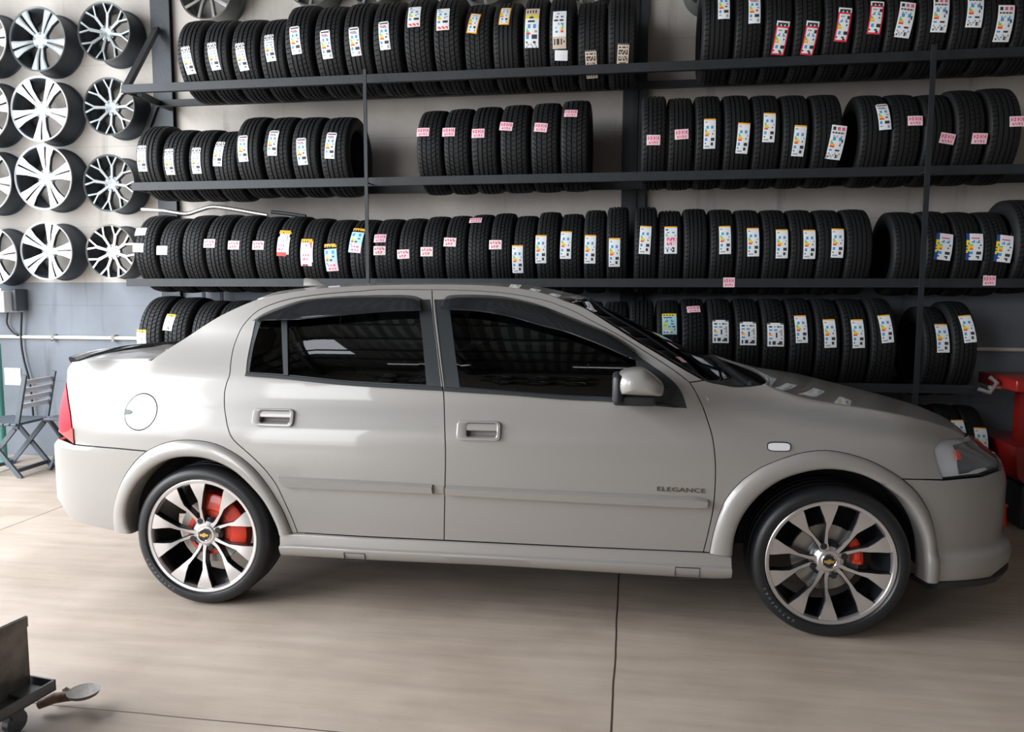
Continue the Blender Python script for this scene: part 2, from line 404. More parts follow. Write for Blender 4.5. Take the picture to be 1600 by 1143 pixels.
rarchO = [(456.6, 833), (446, 807), (435.6, 786), (417.3, 757), (396, 731), (370, 710), (338.5, 694), (307, 688), (278, 688), (252, 694), (230, 704.5)]
rarchO2 = [(230, 704.5), (212.5, 720), (194, 746.6), (183.6, 773), (178.4, 799), (179.7, 829)]
rarchI = [(438, 834.5), (433, 817.5), (417, 786), (396, 760), (370, 736), (343.7, 721.7), (317.5, 714), (291, 712.5), (272, 715), (256, 720.5)]
rarchI2 = [(256, 720.5), (239, 731), (217.7, 752), (204.6, 775.5), (199.4, 799), (202, 820), (208.6, 832)]
farchO = [(1109, 863), (1114, 837), (1122, 809), (1134, 781), (1155, 755), (1180, 736), (1201, 725), (1242.5, 710), (1278, 704), (1311, 706), (1352.5, 717), (1385.5, 733), (1409, 748)]
farchO2 = [(1409, 748), (1431, 768), (1450, 799), (1459, 831), (1464, 865), (1465, 908)]
farchI = [(1144, 866.6), (1147, 837), (1159, 806), (1184, 774), (1219, 749), (1262.5, 735), (1303, 732), (1344, 740), (1378, 756)]
farchI2 = [(1378, 756), (1412.5, 781), (1434, 812), (1445, 846), (1447, 877.5), (1445, 908)]
tailR = [(112, 566), (107, 577), (104.6, 597), (106, 612), (111, 647.5), (115, 681.5), (117, 694)]
bumpT = [(117, 694), (170, 699), (230, 704.5)]
cowlE = [(1100, 594), (1112, 597.5), (1126, 600), (1148, 604), (1173, 603), (1192, 600)]
hoodE = [(1192, 600), (1256, 624.6), (1311, 633), (1366, 641), (1421, 652), (1462.5, 663), (1490, 673), (1508, 683)]
s_end = STOT-.42   # where the lamp meets the grille
headL = [(1508, 685), (1484.5, 686), (1470, 690), (1462.5, 696), (1459, 704), (1462.5, 719.5), (1468, 737), (1475, 749)]
LrarchO, LrarchO2, LfarchO, LfarchO2 = L(rarchO), L(rarchO2), L(farchO), L(farchO2)
LtailR, LhoodE, LcowlE, LheadL = L(tailR), L(hoodE, 4), L(cowlE), L(headL)
LrdU, LfdU, LfdF, LBs, LrdB, LfdB = L(rdU), L(fdU), L(fdF), L(Bseam), L(rdB, 2), L(fdB, 2)

# body side frame with C pillar, roof rail, A pillar and rear wing
body_poly = loop(rv(LtailR), L(deckE), L(cpil), L(roofU), L(apU), U([(1077.6, 597)]), rv(LfdU), LrdU, LrarchO, rv(L(bumpT)))
fc = U([(220, 643)])[0]; e1 = U([(244.5, 643)])[0]; e2 = U([(220, 671)])[0]; ra = abs(e1[0]-fc[0]); rb = abs(e2[1]-fc[1])
flap = [(fc[0]+ra*math.cos(t), fc[1]+rb*math.sin(t)) for t in np.linspace(0, 2*PI, 48, endpoint=False)]
flap_hole = [(fc[0]+(ra+.0045)*math.cos(t), fc[1]+(rb+.0045)*math.sin(t)) for t in np.linspace(0, 2*PI, 48, endpoint=False)]
body = panel('rear_wing_and_roof_rail', body_poly, 'paint', car, holes=[flap_hole]); NEAR.append(body)
fl = panel('fuel_flap', flap, 'paint', body, gap=0, off=.001)
nl = unp(197.5, 643); MBn = MB(); 
nt_ = panel('flap_finger_notch', [(nl[0]-.008, nl[1]-.012), (nl[0]+.02, nl[1]-.008), (nl[0]+.034, nl[1]), (nl[0]+.02, nl[1]+.009), (nl[0]-.008, nl[1]+.012)], 'satin_trim', body, gap=0, off=.0035, depth=.004)

# rear door
dlo_rT = [(399, 500), (411, 490.6), (435, 480), (470.6, 469.5), (506, 465), (554, 462), (625, 461), (651, 463.5), (660, 467), (674, 467.2)]
dlo_rB = [(691.5, 609.5), (625, 606), (530, 600), (450, 591.5), (384, 586)]
dlo_rL = [(384, 586), (386, 563), (391, 537), (399, 500)]
BsW = L([(674, 467.2), (677, 489.4), (683, 537), (689.5, 591.5), (691.5, 609.5)])
dlo_r = loop(L(dlo_rT), [(a-.004, b) for a, b in BsW], L(dlo_rB), L(dlo_rL))
rd_poly = loop(rv(LrdU), LBs, rv(LrdB))
rdoor = panel('rear_door', rd_poly, 'paint', car, holes=[dlo_r, hnd_hole(HND[0])]); NEAR.append(rdoor)
dlo_fT = [(678.5, 467.2), (694, 467), (703, 461.5), (730, 460.5), (765, 461.5), (800, 465.5), (840, 475), (880, 490), (912, 503.5), (944, 516.5), (965, 527), (986, 541), (999, 556), (1018, 569.6), (1039, 584.5), (1056, 599.4), (1067, 616.4), (1073.4, 637.6)]
dlo_fB = [(1073.4, 637.6), (1007.5, 632), (954, 627), (880, 623), (800, 617), (740, 613.5), (694.5, 611)]
BsF = L([(694.5, 611), (692.5, 591.5), (686, 537), (680.5, 489.4), (678.5, 467.2)])
dlo_f = loop(L(dlo_fT), L(dlo_fB), BsF)
fd_poly = loop(LfdU, LfdF, rv(LfdB), rv(LBs))
fdoor = panel('front_door', fd_poly, 'paint', car, holes=[dlo_f, hnd_hole(HND[1])]); NEAR.append(fdoor)
# black window frames and glass (slightly set in)
gR = L([(404, 512), (412, 497), (440, 486), (500, 478), (560, 474), (620, 472), (653, 474)], 3)
glassR = loop(gR, U([(660, 530), (666, 601)]), rv(L([(389, 581), (450, 585), (530, 593.5), (600, 598), (666, 601)])), L([(389, 581), (392, 560), (397, 535), (404, 512)]))
panel('window_frame', dlo_r, 'satin_trim', rdoor, holes=[glassR], off=-.003, gap=0, depth=.008)
panel('window_glass', glassR, 'glass', rdoor, off=-.007, gap=0, depth=.003, sp=.05)
panel('quarter_light_divider', loop(U([(439.5, 483), (448.5, 481), (449, 505), (449.5, 530), (450, 556), (450.5, 586), (443.5, 585.5), (442, 556), (441, 530), (440, 505)])), 'satin_trim', rdoor, off=.004, gap=0, depth=.01)
glassF = loop(L([(702, 480), (725, 474), (765, 474), (800, 478), (850, 490), (900, 510), (944, 530), (986, 552), (993, 560)]), U([(996, 585), (1000, 626)]), L([(1000, 626), (954, 620.5), (880, 617), (800, 611), (718, 604.5)]), U([(712, 560)]))
panel('window_frame', dlo_f, 'satin_trim', fdoor, holes=[glassF], off=-.003, gap=0, depth=.008)
panel('window_glass', glassF, 'glass', fdoor, off=-.007, gap=0, depth=.003, sp=.05)
vis = [(0, .004), (.08, .016), (.5, .030), (.93, .036), (1, .033), (1, .028), (.5, .024), (0, .0)]
vr = strip('wind_deflector', L([(399.5, 499), (411, 490.4), (435, 479.8), (470.6, 469), (506, 464.4), (554, 461.4), (625, 460.4), (651, 463), (657, 468)]), L([(401, 500.5), (420, 499.8), (459, 499), (500, 495.5), (530, 493), (601, 487), (630, 485.5), (655, 485), (661, 484)]), vis, 'smoke', rdoor, 50)
vf = strip('wind_deflector', L([(692, 474), (696, 464.5), (703, 461), (730, 460), (765, 461), (800, 465), (840, 475), (880, 490), (912, 503), (944, 516), (965, 527), (986, 541), (993, 548)]), L([(690.5, 483.5), (700, 483.8), (715, 484), (750, 486), (800, 494.5), (850, 509), (885, 518), (918, 530), (944, 540.5), (965, 550), (980, 556.5), (990, 560.5), (996, 560)]), vis, 'smoke', fdoor, 60)
beltp = [(0, 0), (.1, .006), (.9, .008), (1, .002)]
strip('belt_moulding', L([(385, 581), (450, 586.5), (530, 594.5), (600, 599.5), (691, 603.5)]), L([(383.5, 587), (450, 592.5), (530, 601), (625, 607), (692, 610.5)]), beltp, 'satin_trim', rdoor, 30)
strip('belt_moulding', L([(694.5, 604), (740, 607), (800, 611.5), (880, 618), (954, 622), (1040, 630)]), L([(694.5, 611), (740, 614), (800, 617.5), (880, 624), (954, 627.5), (1060, 637)]), beltp, 'satin_trim', fdoor, 30)
# mouldings
mp = [(0, 0), (.05, .010), (.24, .024), (.88, .021), (1, .0)]
strip('side_moulding', U([(436, 743.5), (560, 749.5), (676, 756)]), U([(446, 761), (560, 766), (677, 771)]), mp, 'paint', rdoor, 20, smooth=30)
strip('side_moulding', U([(677, 757.5), (693, 758.5)]), U([(677, 771.5), (693, 772)]), [(0, 0), (.1, .004), (.9, .004), (1, 0)], 'paint', rdoor, 3, smooth=30)
strip('side_moulding', U([(697, 757.5), (800, 762.5), (900, 767), (1000, 771.5), (1098, 775.5), (1105, 779)]), U([(697, 773), (800, 779), (900, 784.5), (1000, 789.5), (1098, 794), (1104, 792)]), mp, 'paint', fdoor, 30, smooth=30)
# door handles
def handle(parent, x0, y0, x1, y1, rx0, ry0, rx1, ry1, name='door_handle'):
    a = unp(x0, y0); b = unp(x1, y1); c = unp(rx0, ry0); d = unp(rx1, ry1)
    def rr(A, B, r, n=5):
        x0_, x1_ = min(A[0], B[0]), max(A[0], B[0]); z0_, z1_ = min(A[1], B[1]), max(A[1], B[1]); out = []
        for (cx_, cz_, t0) in ((x1_-r, z1_-r, 0), (x0_+r, z1_-r, PI/2), (x0_+r, z0_+r, PI), (x1_-r, z0_+r, 1.5*PI)):
            for k in range(n+1): t = t0+PI/2*k/n; out.append((cx_+r*math.cos(t), cz_+r*math.sin(t)))
        return out
    O = rr(a, b, .018); I = rr(c, d, .012); n = len(O)
    mb = MB(); rings = [(O, 0, 0), (O, 0, .008), (O, .12, .013), (O, .75, .014), (I, 0, .010), (I, 0, -.020)]
    vs = []
    for (R_, t, off) in rings:
        for k in range(n):
            p = R_[k]
            if R_ is O and t: p = (O[k][0]+(I[k][0]-O[k][0])*t, O[k][1]+(I[k][1]-O[k][1])*t)
            vs.append(SP(p[0], p[1], off))
    fs = [(i*n+k, i*n+(k+1) % n, (i+1)*n+(k+1) % n, (i+1)*n+k) for i in range(len(rings)-1) for k in range(n)]
    h = new(name, vs, fs, 'paint', parent, smooth=35); fixnormals(h)
    zm = (c[1]+d[1])/2; s0, s1 = min(c[0], d[0]), max(c[0], d[0]); zt, zb = max(c[1], d[1]), min(c[1], d[1])
    # recess bowl + pull
    return h, (s0, s1, zb, zm, zt)
for par, args in ((rdoor, HND[0]), (fdoor, HND[1])):
    h, (s0, s1, zb, zm, zt) = handle(par, *args)
    # pull lever: upper half bulging outward, recess below set in
    m2 = MB(); g = []
    for i in range(9):
        s = s0+(s1-s0)*i/8
        for (zz, off) in ((zt-.001, .002), (zt-.003, .008), (zm+.006, .010), (zm-.002, .007), (zm-.003, -.002)): g.append(SP(s, zz, off))
    m2.add(g, [(i*5+k, i*5+k+1, (i+1)*5+k+1, (i+1)*5+k) for i in range(8) for k in range(4)])
    g = []
    for i in range(9):
        s = s0+(s1-s0)*i/8
        for (zz, off) in ((zt, -.022), (zm-.004, -.024), (zb+.006, -.018), (zb, .004)): g.append(SP(s, zz, off))
    m2.add(g, [(i*4+k, i*4+k+1, (i+1)*4+k+1, (i+1)*4+k) for i in range(8) for k in range(3)])
    # children of a sub-part would be too deep, so the lever joins the handle mesh
    n0 = len(h.data.vertices)
    vs = [v.co[:] for v in h.data.vertices]+[tuple(v) for v in m2.v]; fs = [tuple(p.vertices) for p in h.data.polygons]+[tuple(i+n0 for i in f) for f in m2.f]
    me = h.data; h.data = bpy.data.meshes.new('door_handle'); h.data.from_pydata(vs, [], fs); h.data.materials.append(M['paint'])
    h.data.polygons.foreach_set('use_smooth', [True]*len(fs)); h.data.set_sharp_from_angle(angle=.6)
# badge
def on_surface_text(txt, size, px0, py0, px1, py1, parent, name='badge', mats='chrome', off=.002):
    a = unp(px0, py0); b = unp(px1, py1); P0 = Vector(SP(*a, off)); P1 = Vector(SP(*b, off)); ux = (P1-P0); Ltot = ux.length; ux.normalize()
    nz = Vector(SN((a[0]+b[0])/2, (a[1]+b[1])/2)); uy = nz.cross(ux).normalized(); mid = (P0+P1)/2
    o = text_mesh(txt, size, .0012, name, mats, parent)
    xs = [v.co.x for v in o.data.vertices]; k = Ltot/(max(xs)-min(xs))
    R_ = Matrix((ux*k, uy, nz)).transposed().to_4x4(); R_.translation = mid
    o.data.transform(R_); return o
on_surface_text('ELEGANCE', .024, 1026, 766, 1101, 769.5, fdoor, 'model_badge', 'badge')

# front wing
wing_poly = loop(U([(1077.6, 597)]), LcowlE, LhoodE, LheadL, U([(1440, 748.5)]), rv(LfarchO), rv(LfdF))
wing = panel('front_wing', wing_poly, 'paint', car); NEAR.append(wing)
ic = U([(1217, 697.3)])[0]; iw = .045; ih = .019
ind = [(ic[0]+iw*math.copysign(abs(math.cos(t))**.5, math.cos(t)), ic[1]+ih*math.copysign(abs(math.sin(t))**.6, math.sin(t))) for t in np.linspace(0, 2*PI, 32, endpoint=False)]
panel('indicator_surround', ind, 'black_plastic', wing, gap=0, off=.002)
panel('side_indicator', inset(ind, .004), 'lens', wing, gap=0, off=.006, depth=.006)

# bumpers (wrap around to the centre line)
zt_r = .665; bt = L(bumpT)
bb = L([(179.7, 829), (150, 822), (120, 813), (107.5, 804.5), (97.5, 787)])
s_c = .0
zlast = bb[-1][1]
rb_top = bt; zr = bt[0][1]
bsl = unp(92, 720)[0]
rear_b = loop([(0, zr), (.3, zr), (min(bt[0][0], .66), zr)], [p for p in bt if p[0] > .68], LrarchO2, [p for p in bb if p[0] > .68], [(.66, bb[-1][1]), (.3, bb[-1][1]), (0, bb[-1][1])])
rbump = panel('rear_bumper', rear_b, 'paint', car, gap=.0022, off=.004); NEAR.append(rbump)
ft = U([(1409, 748), (1440, 748.5), (1475, 749.5)])+[(STOT-.80, .645), (STOT-.62, .649), (s_end, .68)]; zf = ft[-1][1]
fb = L([(1465, 908), (1500, 906.5), (1522, 904.5), (1545, 901)])
front_b = loop(ft, [(STOT, zf-.005), (STOT, fb[-1][1])], rv(fb), rv(LfarchO2))
fbump = panel('front_bumper', front_b, 'paint', car, gap=.0022, off=.004); NEAR.append(fbump)
# arch flares
fp = [(0, .001), (.05, .010), (.2, .017), (.5, .022), (.8, .021), (.95, .016), (1, .008), (1.0, -.02), (.98, -.07)]
for nm, o_, i_ in (('wheel_arch_flare', rarchO, rarchI), ('wheel_arch_flare', rarchO2, rarchI2), ('wheel_arch_flare', farchO, farchI), ('wheel_arch_flare', farchO2, farchI2)):
    fo = strip(nm, L(o_), L(i_), fp, 'paint', car, 50, smooth=50); NEAR.append(fo)
# side skirt
sk = strip('side_skirt', L([(438.5, 834), (466, 832.5), (575, 839), (694, 844.5), (900, 854.5), (1099, 863), (1142, 868)]), L([(443.5, 867), (575, 873.5), (694, 879), (800, 884), (1050, 899.5), (1120, 903), (1141, 902)]),
           [(0, .0), (.04, .008), (.1, .010), (.42, .018), (.48, .030), (.56, .034), (.85, .028), (.96, .015), (1, 0), (1, -.05)], 'paint', car, 60, smooth=40); NEAR.append(sk)
for (x0, y0, x1, y1) in ((541, 858.5, 575, 872.5), (1053.5, 881, 1091, 900)):
    a = unp(x0, y0); b = unp(x1, y1); z0_, z1_ = sorted((a[1], b[1])); q = [(a[0], z0_), (b[0], z0_), (b[0], z1_), (a[0], z1_)]
    panel('jacking_point_seam', q, 'satin_trim', sk, holes=[inset(q, .0022)], off=.0345, gap=0, depth=.006)
# lamps
head = loop(LheadL, [(STOT-.80, .648), (STOT-.62, .652), (s_end, .685), (s_end, .755)])
hl = panel('headlight', head, 'clear', car, gap=.002, off=.002, depth=.012, sp=.02); NEAR.append(hl)
panel('lamp_bowl', head, 'lens', hl, gap=.005, off=-.016, depth=.004, sp=.02)
mid = unp(1497, 718)
q = [(mid[0]+.0, .66), (STOT-.64, .66), (STOT-.50, .69), (STOT-.50, .75), (STOT-.64, .755), (mid[0]+.02, .765)]
panel('lamp_bezel', q, 'rim_glass', hl, gap=0, off=-.007, depth=.004, sp=.02)
panel('turn_bulb', [(mid[0]+.0, .715), (mid[0]+.028, .715), (mid[0]+.024, .75), (mid[0]+.004, .75)], 'orange_red', hl, gap=0, off=-.003, depth=.004)
zt = LtailR[0][1]; sT = LtailR[0][0]
tl_top = unp(104.6, 593); tl_bot = LtailR[-1]
seg = [p for p in LtailR if p[1] <= tl_top[1]]
tail = loop(seg, [(.46, seg[-1][1]-.0), (.46, .93), (seg[0][0]-.03, .93)])
seg = [p for p in seg if p[1] > zr+.004]
tail = loop([(.42, .93), (seg[0][0]-.06, .93)], seg, [(.42, seg[-1][1])])
tlm = panel('tail_light', tail, 'tail_red', car, gap=.002, off=.004); NEAR.append(tlm)
zsplit = unp(110, 668)[1]
panel('lower_lens', [(.43, tl_bot[1]+.004), (tl_bot[0]-.004, tl_bot[1]+.004), (tl_bot[0]-.010, zsplit), (.43, zsplit)], 'tail_pink', tlm, gap=0, off=.006, depth=.003)

# grille and rear panel halves, bonnet-front black
gr = panel('front_grille', loop([(s_end, zf+.004), (STOT, zf-.006), (STOT, .75), (s_end, .755)]), 'black_plastic', car, gap=.001, off=-.01); NEAR.append(gr)
for k in range(4):
    z_ = .684+k*.018; strip('grille_bar', [(s_end+.01, z_), (STOT, z_)], [(s_end+.01, z_-.006), (STOT, z_-.006)], [(0, 0), (.2, .006), (.8, .006), (1, 0)], 'chrome', gr, 14)
tp = panel('boot_lid_face', loop([(0, zr+.004), (.415, zr+.004), (.415, .935), (seg[0][0]-.05, .935), (LtailR[0][0]-.01, LtailR[0][1]-.012), (0, LtailR[0][1]-.012)]), 'paint', car, gap=.002); NEAR.append(tp)
# black splitter below the front bumper
spl = strip('front_splitter', [(a-.0, b+.004) for a, b in fb]+[(STOT, fb[-1][1]+.004)], [(a, b-.05) for a, b in fb]+[(STOT, fb[-1][1]-.045)], [(0, -.012), (.1, .012), (.7, .005), (1, -.03), (1, -.2)], 'black_plastic', car, 30); NEAR.append(spl)

# ---- top surfaces
def plane_pt(px, py, y):
    d = cray(px, py); t = (y-CAMC.y)/d.y; return CAMC+d*t
def poly3(pts, n):
    P = np.array([tuple(p) for p in pts]); l = np.concatenate([[0], np.cumsum(np.linalg.norm(np.diff(P, axis=0), axis=1))]); t = np.linspace(0, l[-1], n)
    return np.stack([np.interp(t, l, P[:, k]) for k in range(3)], 1)
def toploft(name, edge, centre, mat_, parent=None, n=30, pw=2.2, nv=24, depth=.012, shrink=.002):
    """edge: (s,z) line on the near side; centre: 3-D points on the centre line. Symmetric across the car."""
    E_ = poly3([SP(s, z) for s, z in cr(edge, 4)], n); C_ = poly3(cr([tuple(c) for c in centre], 4), n)
    for A_ in (E_, C_):
        for _ in range(8): A_[1:-1] = (A_[:-2]+2*A_[1:-1]+A_[2:])/4
    v = []; f = []
    for i in range(n):
        ye = abs(E_[i][1])-shrink
        for j in range(nv+1):
            u = -1+2*j/nv; u = math.copysign(abs(u)**.8, u); w = abs(u)**pw; wx = abs(u)**2
            v.append((C_[i][0]+(E_[i][0]-C_[i][0])*wx, u*ye, C_[i][2]+(E_[i][2]-C_[i][2])*w))
    K = nv+1
    for i in range(n-1):
        for j in range(nv): f.append((i*K+j, (i+1)*K+j, (i+1)*K+j+1, i*K+j+1))
    o = new(name, v, f, mat_, parent or car, smooth=60); fixnormals(o)
    if sum(p.normal.z for p in o.data.polygons) < 0: o.data.flip_normals()
    md = o.modifiers.new('thickness', 'SOLIDIFY'); md.thickness = depth; md.offset = -1
    return o
rk = U(roofU)
sky_roof = [plane_pt(px, py+.5, -.05) for px, py in ((402, 464.5), (435, 456), (482, 449), (518, 444.7), (577, 442), (625, 440.5), (720, 440.7), (800, 441), (850, 447.5), (880, 455), (912, 465))]
def zc_at(x): 
    xs = [p.x for p in sky_roof]; return float(np.interp(x, xs, [p.z for p in sky_roof]))
re_x0 = SP(*rk[0])[0]; re_x1 = SP(*rk[-1])[0]
rc = [(x, 0, zc_at(min(x, sky_roof[-1].x))) for x in np.linspace(re_x0-.02, re_x1+.10, 12)]
roof = toploft('roof', rk, rc, 'paint', n=34)
hdr = rc[-1]
wb = plane_pt(1143.5, 586, -.12); wb.y = 0
ws_c = [hdr]+[tuple(plane_pt(px, py, 0.0)) for px, py in ((944, 480), (990, 502), (1029, 521.5), (1082, 549), (1114, 568.5))]+[tuple(wb)]
ws_c = [p for i, p in enumerate(ws_c) if i == 0 or p[0] > ws_c[0][0]+.03]
wsh = toploft('windscreen', U(apU), ws_c, 'glass', n=30, shrink=.004, depth=.004)
hc = plane_pt(1193, 591, .3)
ce = (wb.x+.14, 0, wb.z-.035)
cowl = toploft('scuttle_panel', U([(1100, 594), (1112, 597.5), (1126, 600), (1148, 604), (1173, 603), (1192, 600)]), [tuple(wb), ((wb.x*.5+ce[0]*.5), 0, wb.z-.03), ce], 'black_plastic', n=8)
hs = [plane_pt(px, py+.5, yy) for px, py, yy in ((1193, 590, -.25), (1242.5, 596, -.08), (1292, 604, .08), (1352.5, 613.6, .2), (1394, 623, .26), (1435, 634, .3), (1462.5, 645, .3), (1490, 660, .3), (1509, 675, .3))]
hcx = [(p.x+.03, 0, p.z+.006) for p in hs]
hcx = [(ce[0], 0, hcx[0][2]+.0)]+[p for p in hcx if p[0] > ce[0]+.06]
fx = SP(STOT, .765)[0]; hcx = [p for p in hcx if p[0] < fx-.1]+[(fx-.03, 0, .80), (fx+.0, 0, .765)] 
bon = toploft('bonnet', U(hoodE), hcx, 'paint', n=34, pw=3.0)
print('bonnet centre', hcx[0], hcx[-1], 'edge', SP(*U(hoodE)[0]), SP(*U(hoodE)[-1]), 'front', SP(STOT, .8), 'wb', wb, 'hdr', hdr)
# rear screen and boot
de = U(deckE); cpe = U(cpil)
bc0 = SP(*cpe[0]); bc1 = SP(*cpe[-1])
rs = toploft('rear_screen', cpe, [(bc0[0]-.02, 0, bc0[2]+.03), ((bc0[0]+bc1[0])/2-.05, 0, (bc0[2]+bc1[2])/2+.02), (bc1[0]-.02, 0, rc[0][2])], 'glass', n=16, shrink=.006, depth=.004)
bd0 = SP(*de[0])
boot = toploft('boot_lid', de, [(SP(0, .93)[0]+.02, 0, bd0[2]+.012), (-.6, 0, bd0[2]+.022), (bc0[0]-.02, 0, bc0[2]+.03)], 'paint', n=16, pw=3)
# black lip spoiler along the boot's rear edge
lip = []
for j in range(25):
    u = -1+2*j/24; lip.append((SP(0, .93)[0]+.01+(bd0[0]-SP(0, .93)[0]-.01)*u*u, u*(abs(bd0[1])-.01), bd0[2]+.018+(-.008)*abs(u)**3))
mb = MB(); prof = [(-.012, -.014), (-.022, .006), (-.018, .014), (.0, .012), (.03, -.006)]
vs = [(p[0]+a, p[1], p[2]+b) for p in lip for a, b in prof]
mb.add(vs, [(i*5+k, i*5+(k+1) % 5, (i+1)*5+(k+1) % 5, (i+1)*5+k) for i in range(24) for k in range(5)]+[(0, 1, 2, 3, 4), tuple(24*5+k for k in (4, 3, 2, 1, 0))])
sp_ = mb.build('boot_spoiler', 'smoke', car, smooth=40); fixnormals(sp_)
# antenna base
ab = plane_pt(492, 444, -.02); mb = MB()
for k, (t, hgt, w) in enumerate([(0, .036, .016), (.25, .034, .018), (.55, .025, .018), (.8, .012, .014), (1, .001, .006)]):
    x = ab.x-.055+.12*t; mb.v += [(x, -.02-w, ab.z-.006), (x, -.02-w*.7, ab.z-.006+hgt*.8), (x, -.02, ab.z-.004+hgt), (x, -.02+w*.7, ab.z-.006+hgt*.8), (x, -.02+w, ab.z-.006)]
for i in range(4):
    for k in range(4): mb.f.append((i*5+k, (i+1)*5+k, (i+1)*5+k+1, i*5+k+1)); mb.m.append(0)
mb.f.append((0, 1, 2, 3, 4)); mb.m.append(0)
fixnormals(mb.build('antenna_base', 'paint', car, smooth=50))
# wipers
for (ya, yb) in ((-.62, -.02), (-.05, .5)):
    mb = MB(); wb_ = Vector((wb.x+.04, ya+.1, wb.z+.0))
    p0 = Vector((wb.x-.02, ya, wb.z+.012)); p1 = Vector((wb.x-.06, (ya+yb)/2, wb.z+.045)); p2 = Vector((wb.x-.05, yb, wb.z+.035))
    mb.tube([p0, p1, p2], .008, 6).tube([p0+Vector((.02, -.02, -.01)), p0+Vector((-.05, .16, .05))], .011, 6).lathe([(-.02, .02), (.0, .02), (.008, .012), (.008, .001)], 12, axis='z')
    n_ = 12*4
    for i in range(len(mb.v)-n_, len(mb.v)): a = mb.v[i]; mb.v[i] = (a[0]+p0.x+.02, a[1]+p0.y, a[2]+p0.z+.01)
    mb.build('windscreen_wiper', 'black_plastic', car, smooth=40)

# door mirror
def outline_to_y(pts, yv): return [tuple(plane_pt(px, py, yv)) for px, py in pts]
mo = outline_to_y(cr([(966, 615), (962.5, 606), (963, 592), (970, 582.5), (984, 577.5), (999, 576), (1012, 579), (1029, 592), (1037, 601.5), (1037, 611), (1034, 617.5), (1015, 617.5), (990, 616.5), (966, 615)], 3)[:-1], -.93)
cxm = sum(p[0] for p in mo)/len(mo); czm = sum(p[2] for p in mo)/len(mo)
def blob(mo, layers, name, mat_, parent):
    v = []; n = len(mo)
    for (y, k) in layers: v += [(cxm+(p[0]-cxm)*k, y, czm+(p[2]-czm)*k) for p in mo]
    f = [(i*n+j, i*n+(j+1) % n, (i+1)*n+(j+1) % n, (i+1)*n+j) for i in range(len(layers)-1) for j in range(n)]
    v += [(cxm, layers[0][0]-.002, czm), (cxm, layers[-1][0]+.002, czm)]; a, b = len(v)-2, len(v)-1
    f += [(a, (j+1) % n, j) for j in range(n)]+[(b, (len(layers)-1)*n+j, (len(layers)-1)*n+(j+1) % n) for j in range(n)]
    o = new(name, v, f, mat_, parent, smooth=50); fixnormals(o); return o
mir = blob(mo, [(-1.005, .35), (-1.0, .6), (-.985, .82), (-.96, .95), (-.93, 1), (-.86, 1.0), (-.82, .97), (-.79, .85)], 'mirror_housing', 'paint', None)
mbm = MB(); q = plane_pt(985, 620, -.9); q2 = plane_pt(1040, 622, -.8)
mbm.bevbox((cxm-.104, -.985, czm-.080), (cxm-.064, -.81, czm+.036), .019)
mbm.bevbox((cxm-.10, -.96, czm-.085), (cxm+.06, -.78, czm-.045), .012)
mbm.beam((cxm+.02, -.84, czm-.058), (cxm+.17, -.735, czm-.05), .06, .05)
base = mbm.build('mirror_base', 'black_plastic', car, smooth=40); mir.parent = base; NEAR.append(base)
gm = MB().box((cxm-.1055, -.96, czm-.06), (cxm-.1045, -.83, czm+.018)).build('mirror_glass', 'chrome', base)

# underbody, wheel liners, interior
ub = MB()
ub.box((.42, -.72, .195), (2.2, .74, .42)); ub.box((-.72, -.64, .34), (-.42, .64, .62)); ub.box((3.02, -.60, .24), (3.3, .60, .62)); ub.box((-.42, -.45, .30), (.42, .45, .66)); ub.box((2.2, -.48, .26), (3.02, .48, .72))
ub.box((.42, -.70, .42), (2.2, -.665, .84)); ub.box((.42, .665, .42), (2.2, .70, .84))
ub.box((-.62, -.62, .62), (.30, .62, .86))
under = ub.build('underbody', 'dark', car)
for cx_ in (0, WB):
    for sgn in (-1, 1):
        v = []; f = []; n = 28
        for i in range(n+1):
            t = -.02+(PI+.04)*i/n
            for (y, r) in ((.78, .365), (.50, .365), (.50, .10)): v.append((cx_+r*math.cos(t), sgn*y, RT+r*math.sin(t)))
        for i in range(n):
            for k in range(2): f.append((i*3+k, (i+1)*3+k, (i+1)*3+k+1, i*3+k+1))
        new('wheel_arch_liner', v, f, 'liner', car, smooth=40)
def seat(x, y, w, name, rake=.25):
    mb = MB()
    mb.bevbox((x-.25, y-w/2, .42), (x+.28, y+w/2, .58), .05)
    Mx = Matrix.Translation((x-.22, y, .52)) @ Matrix.Rotation(-rake, 4, 'Y')
    mb.bevbox((-.06, -w/2, 0), (.07, w/2, .58), .05, M4=Mx)
    for yy in ([0] if w < .8 else [-.35, .35]): mb.bevbox((-.05, yy-.12, .60), (.05, yy+.12, .76), .04, M4=Mx)
    return mb.build(name, 'seat', car, smooth=40)
seat(1.42, -.37, .5, 'front_seat'); seat(1.42, .37, .5, 'front_seat'); seat(.52, 0, 1.2, 'rear_seat', .35)
mb = MB(); mb.bevbox((2.0, -.66, .62), (2.35, .66, .90), .05); mb.build('dashboard', 'seat', car, smooth=40)
mb = MB(); Mx = Matrix.Translation((1.88, -.37, .86)) @ Matrix.Rotation(-1.1, 4, 'Y'); ring = [Mx @ Vector((.18*math.cos(t), .18*math.sin(t), 0)) for t in np.linspace(0, 2*PI, 25)]
mb.tube(ring, .014, 8); mb.beam(Mx @ Vector((0, -.17, 0)), Mx @ Vector((0, .17, 0)), .05, .02); mb.beam(Mx @ Vector((0, 0, 0)), Vector((2.05, -.37, .74)), .05, .05)
mb.build('steering_wheel', 'black_plastic', car, smooth=40)

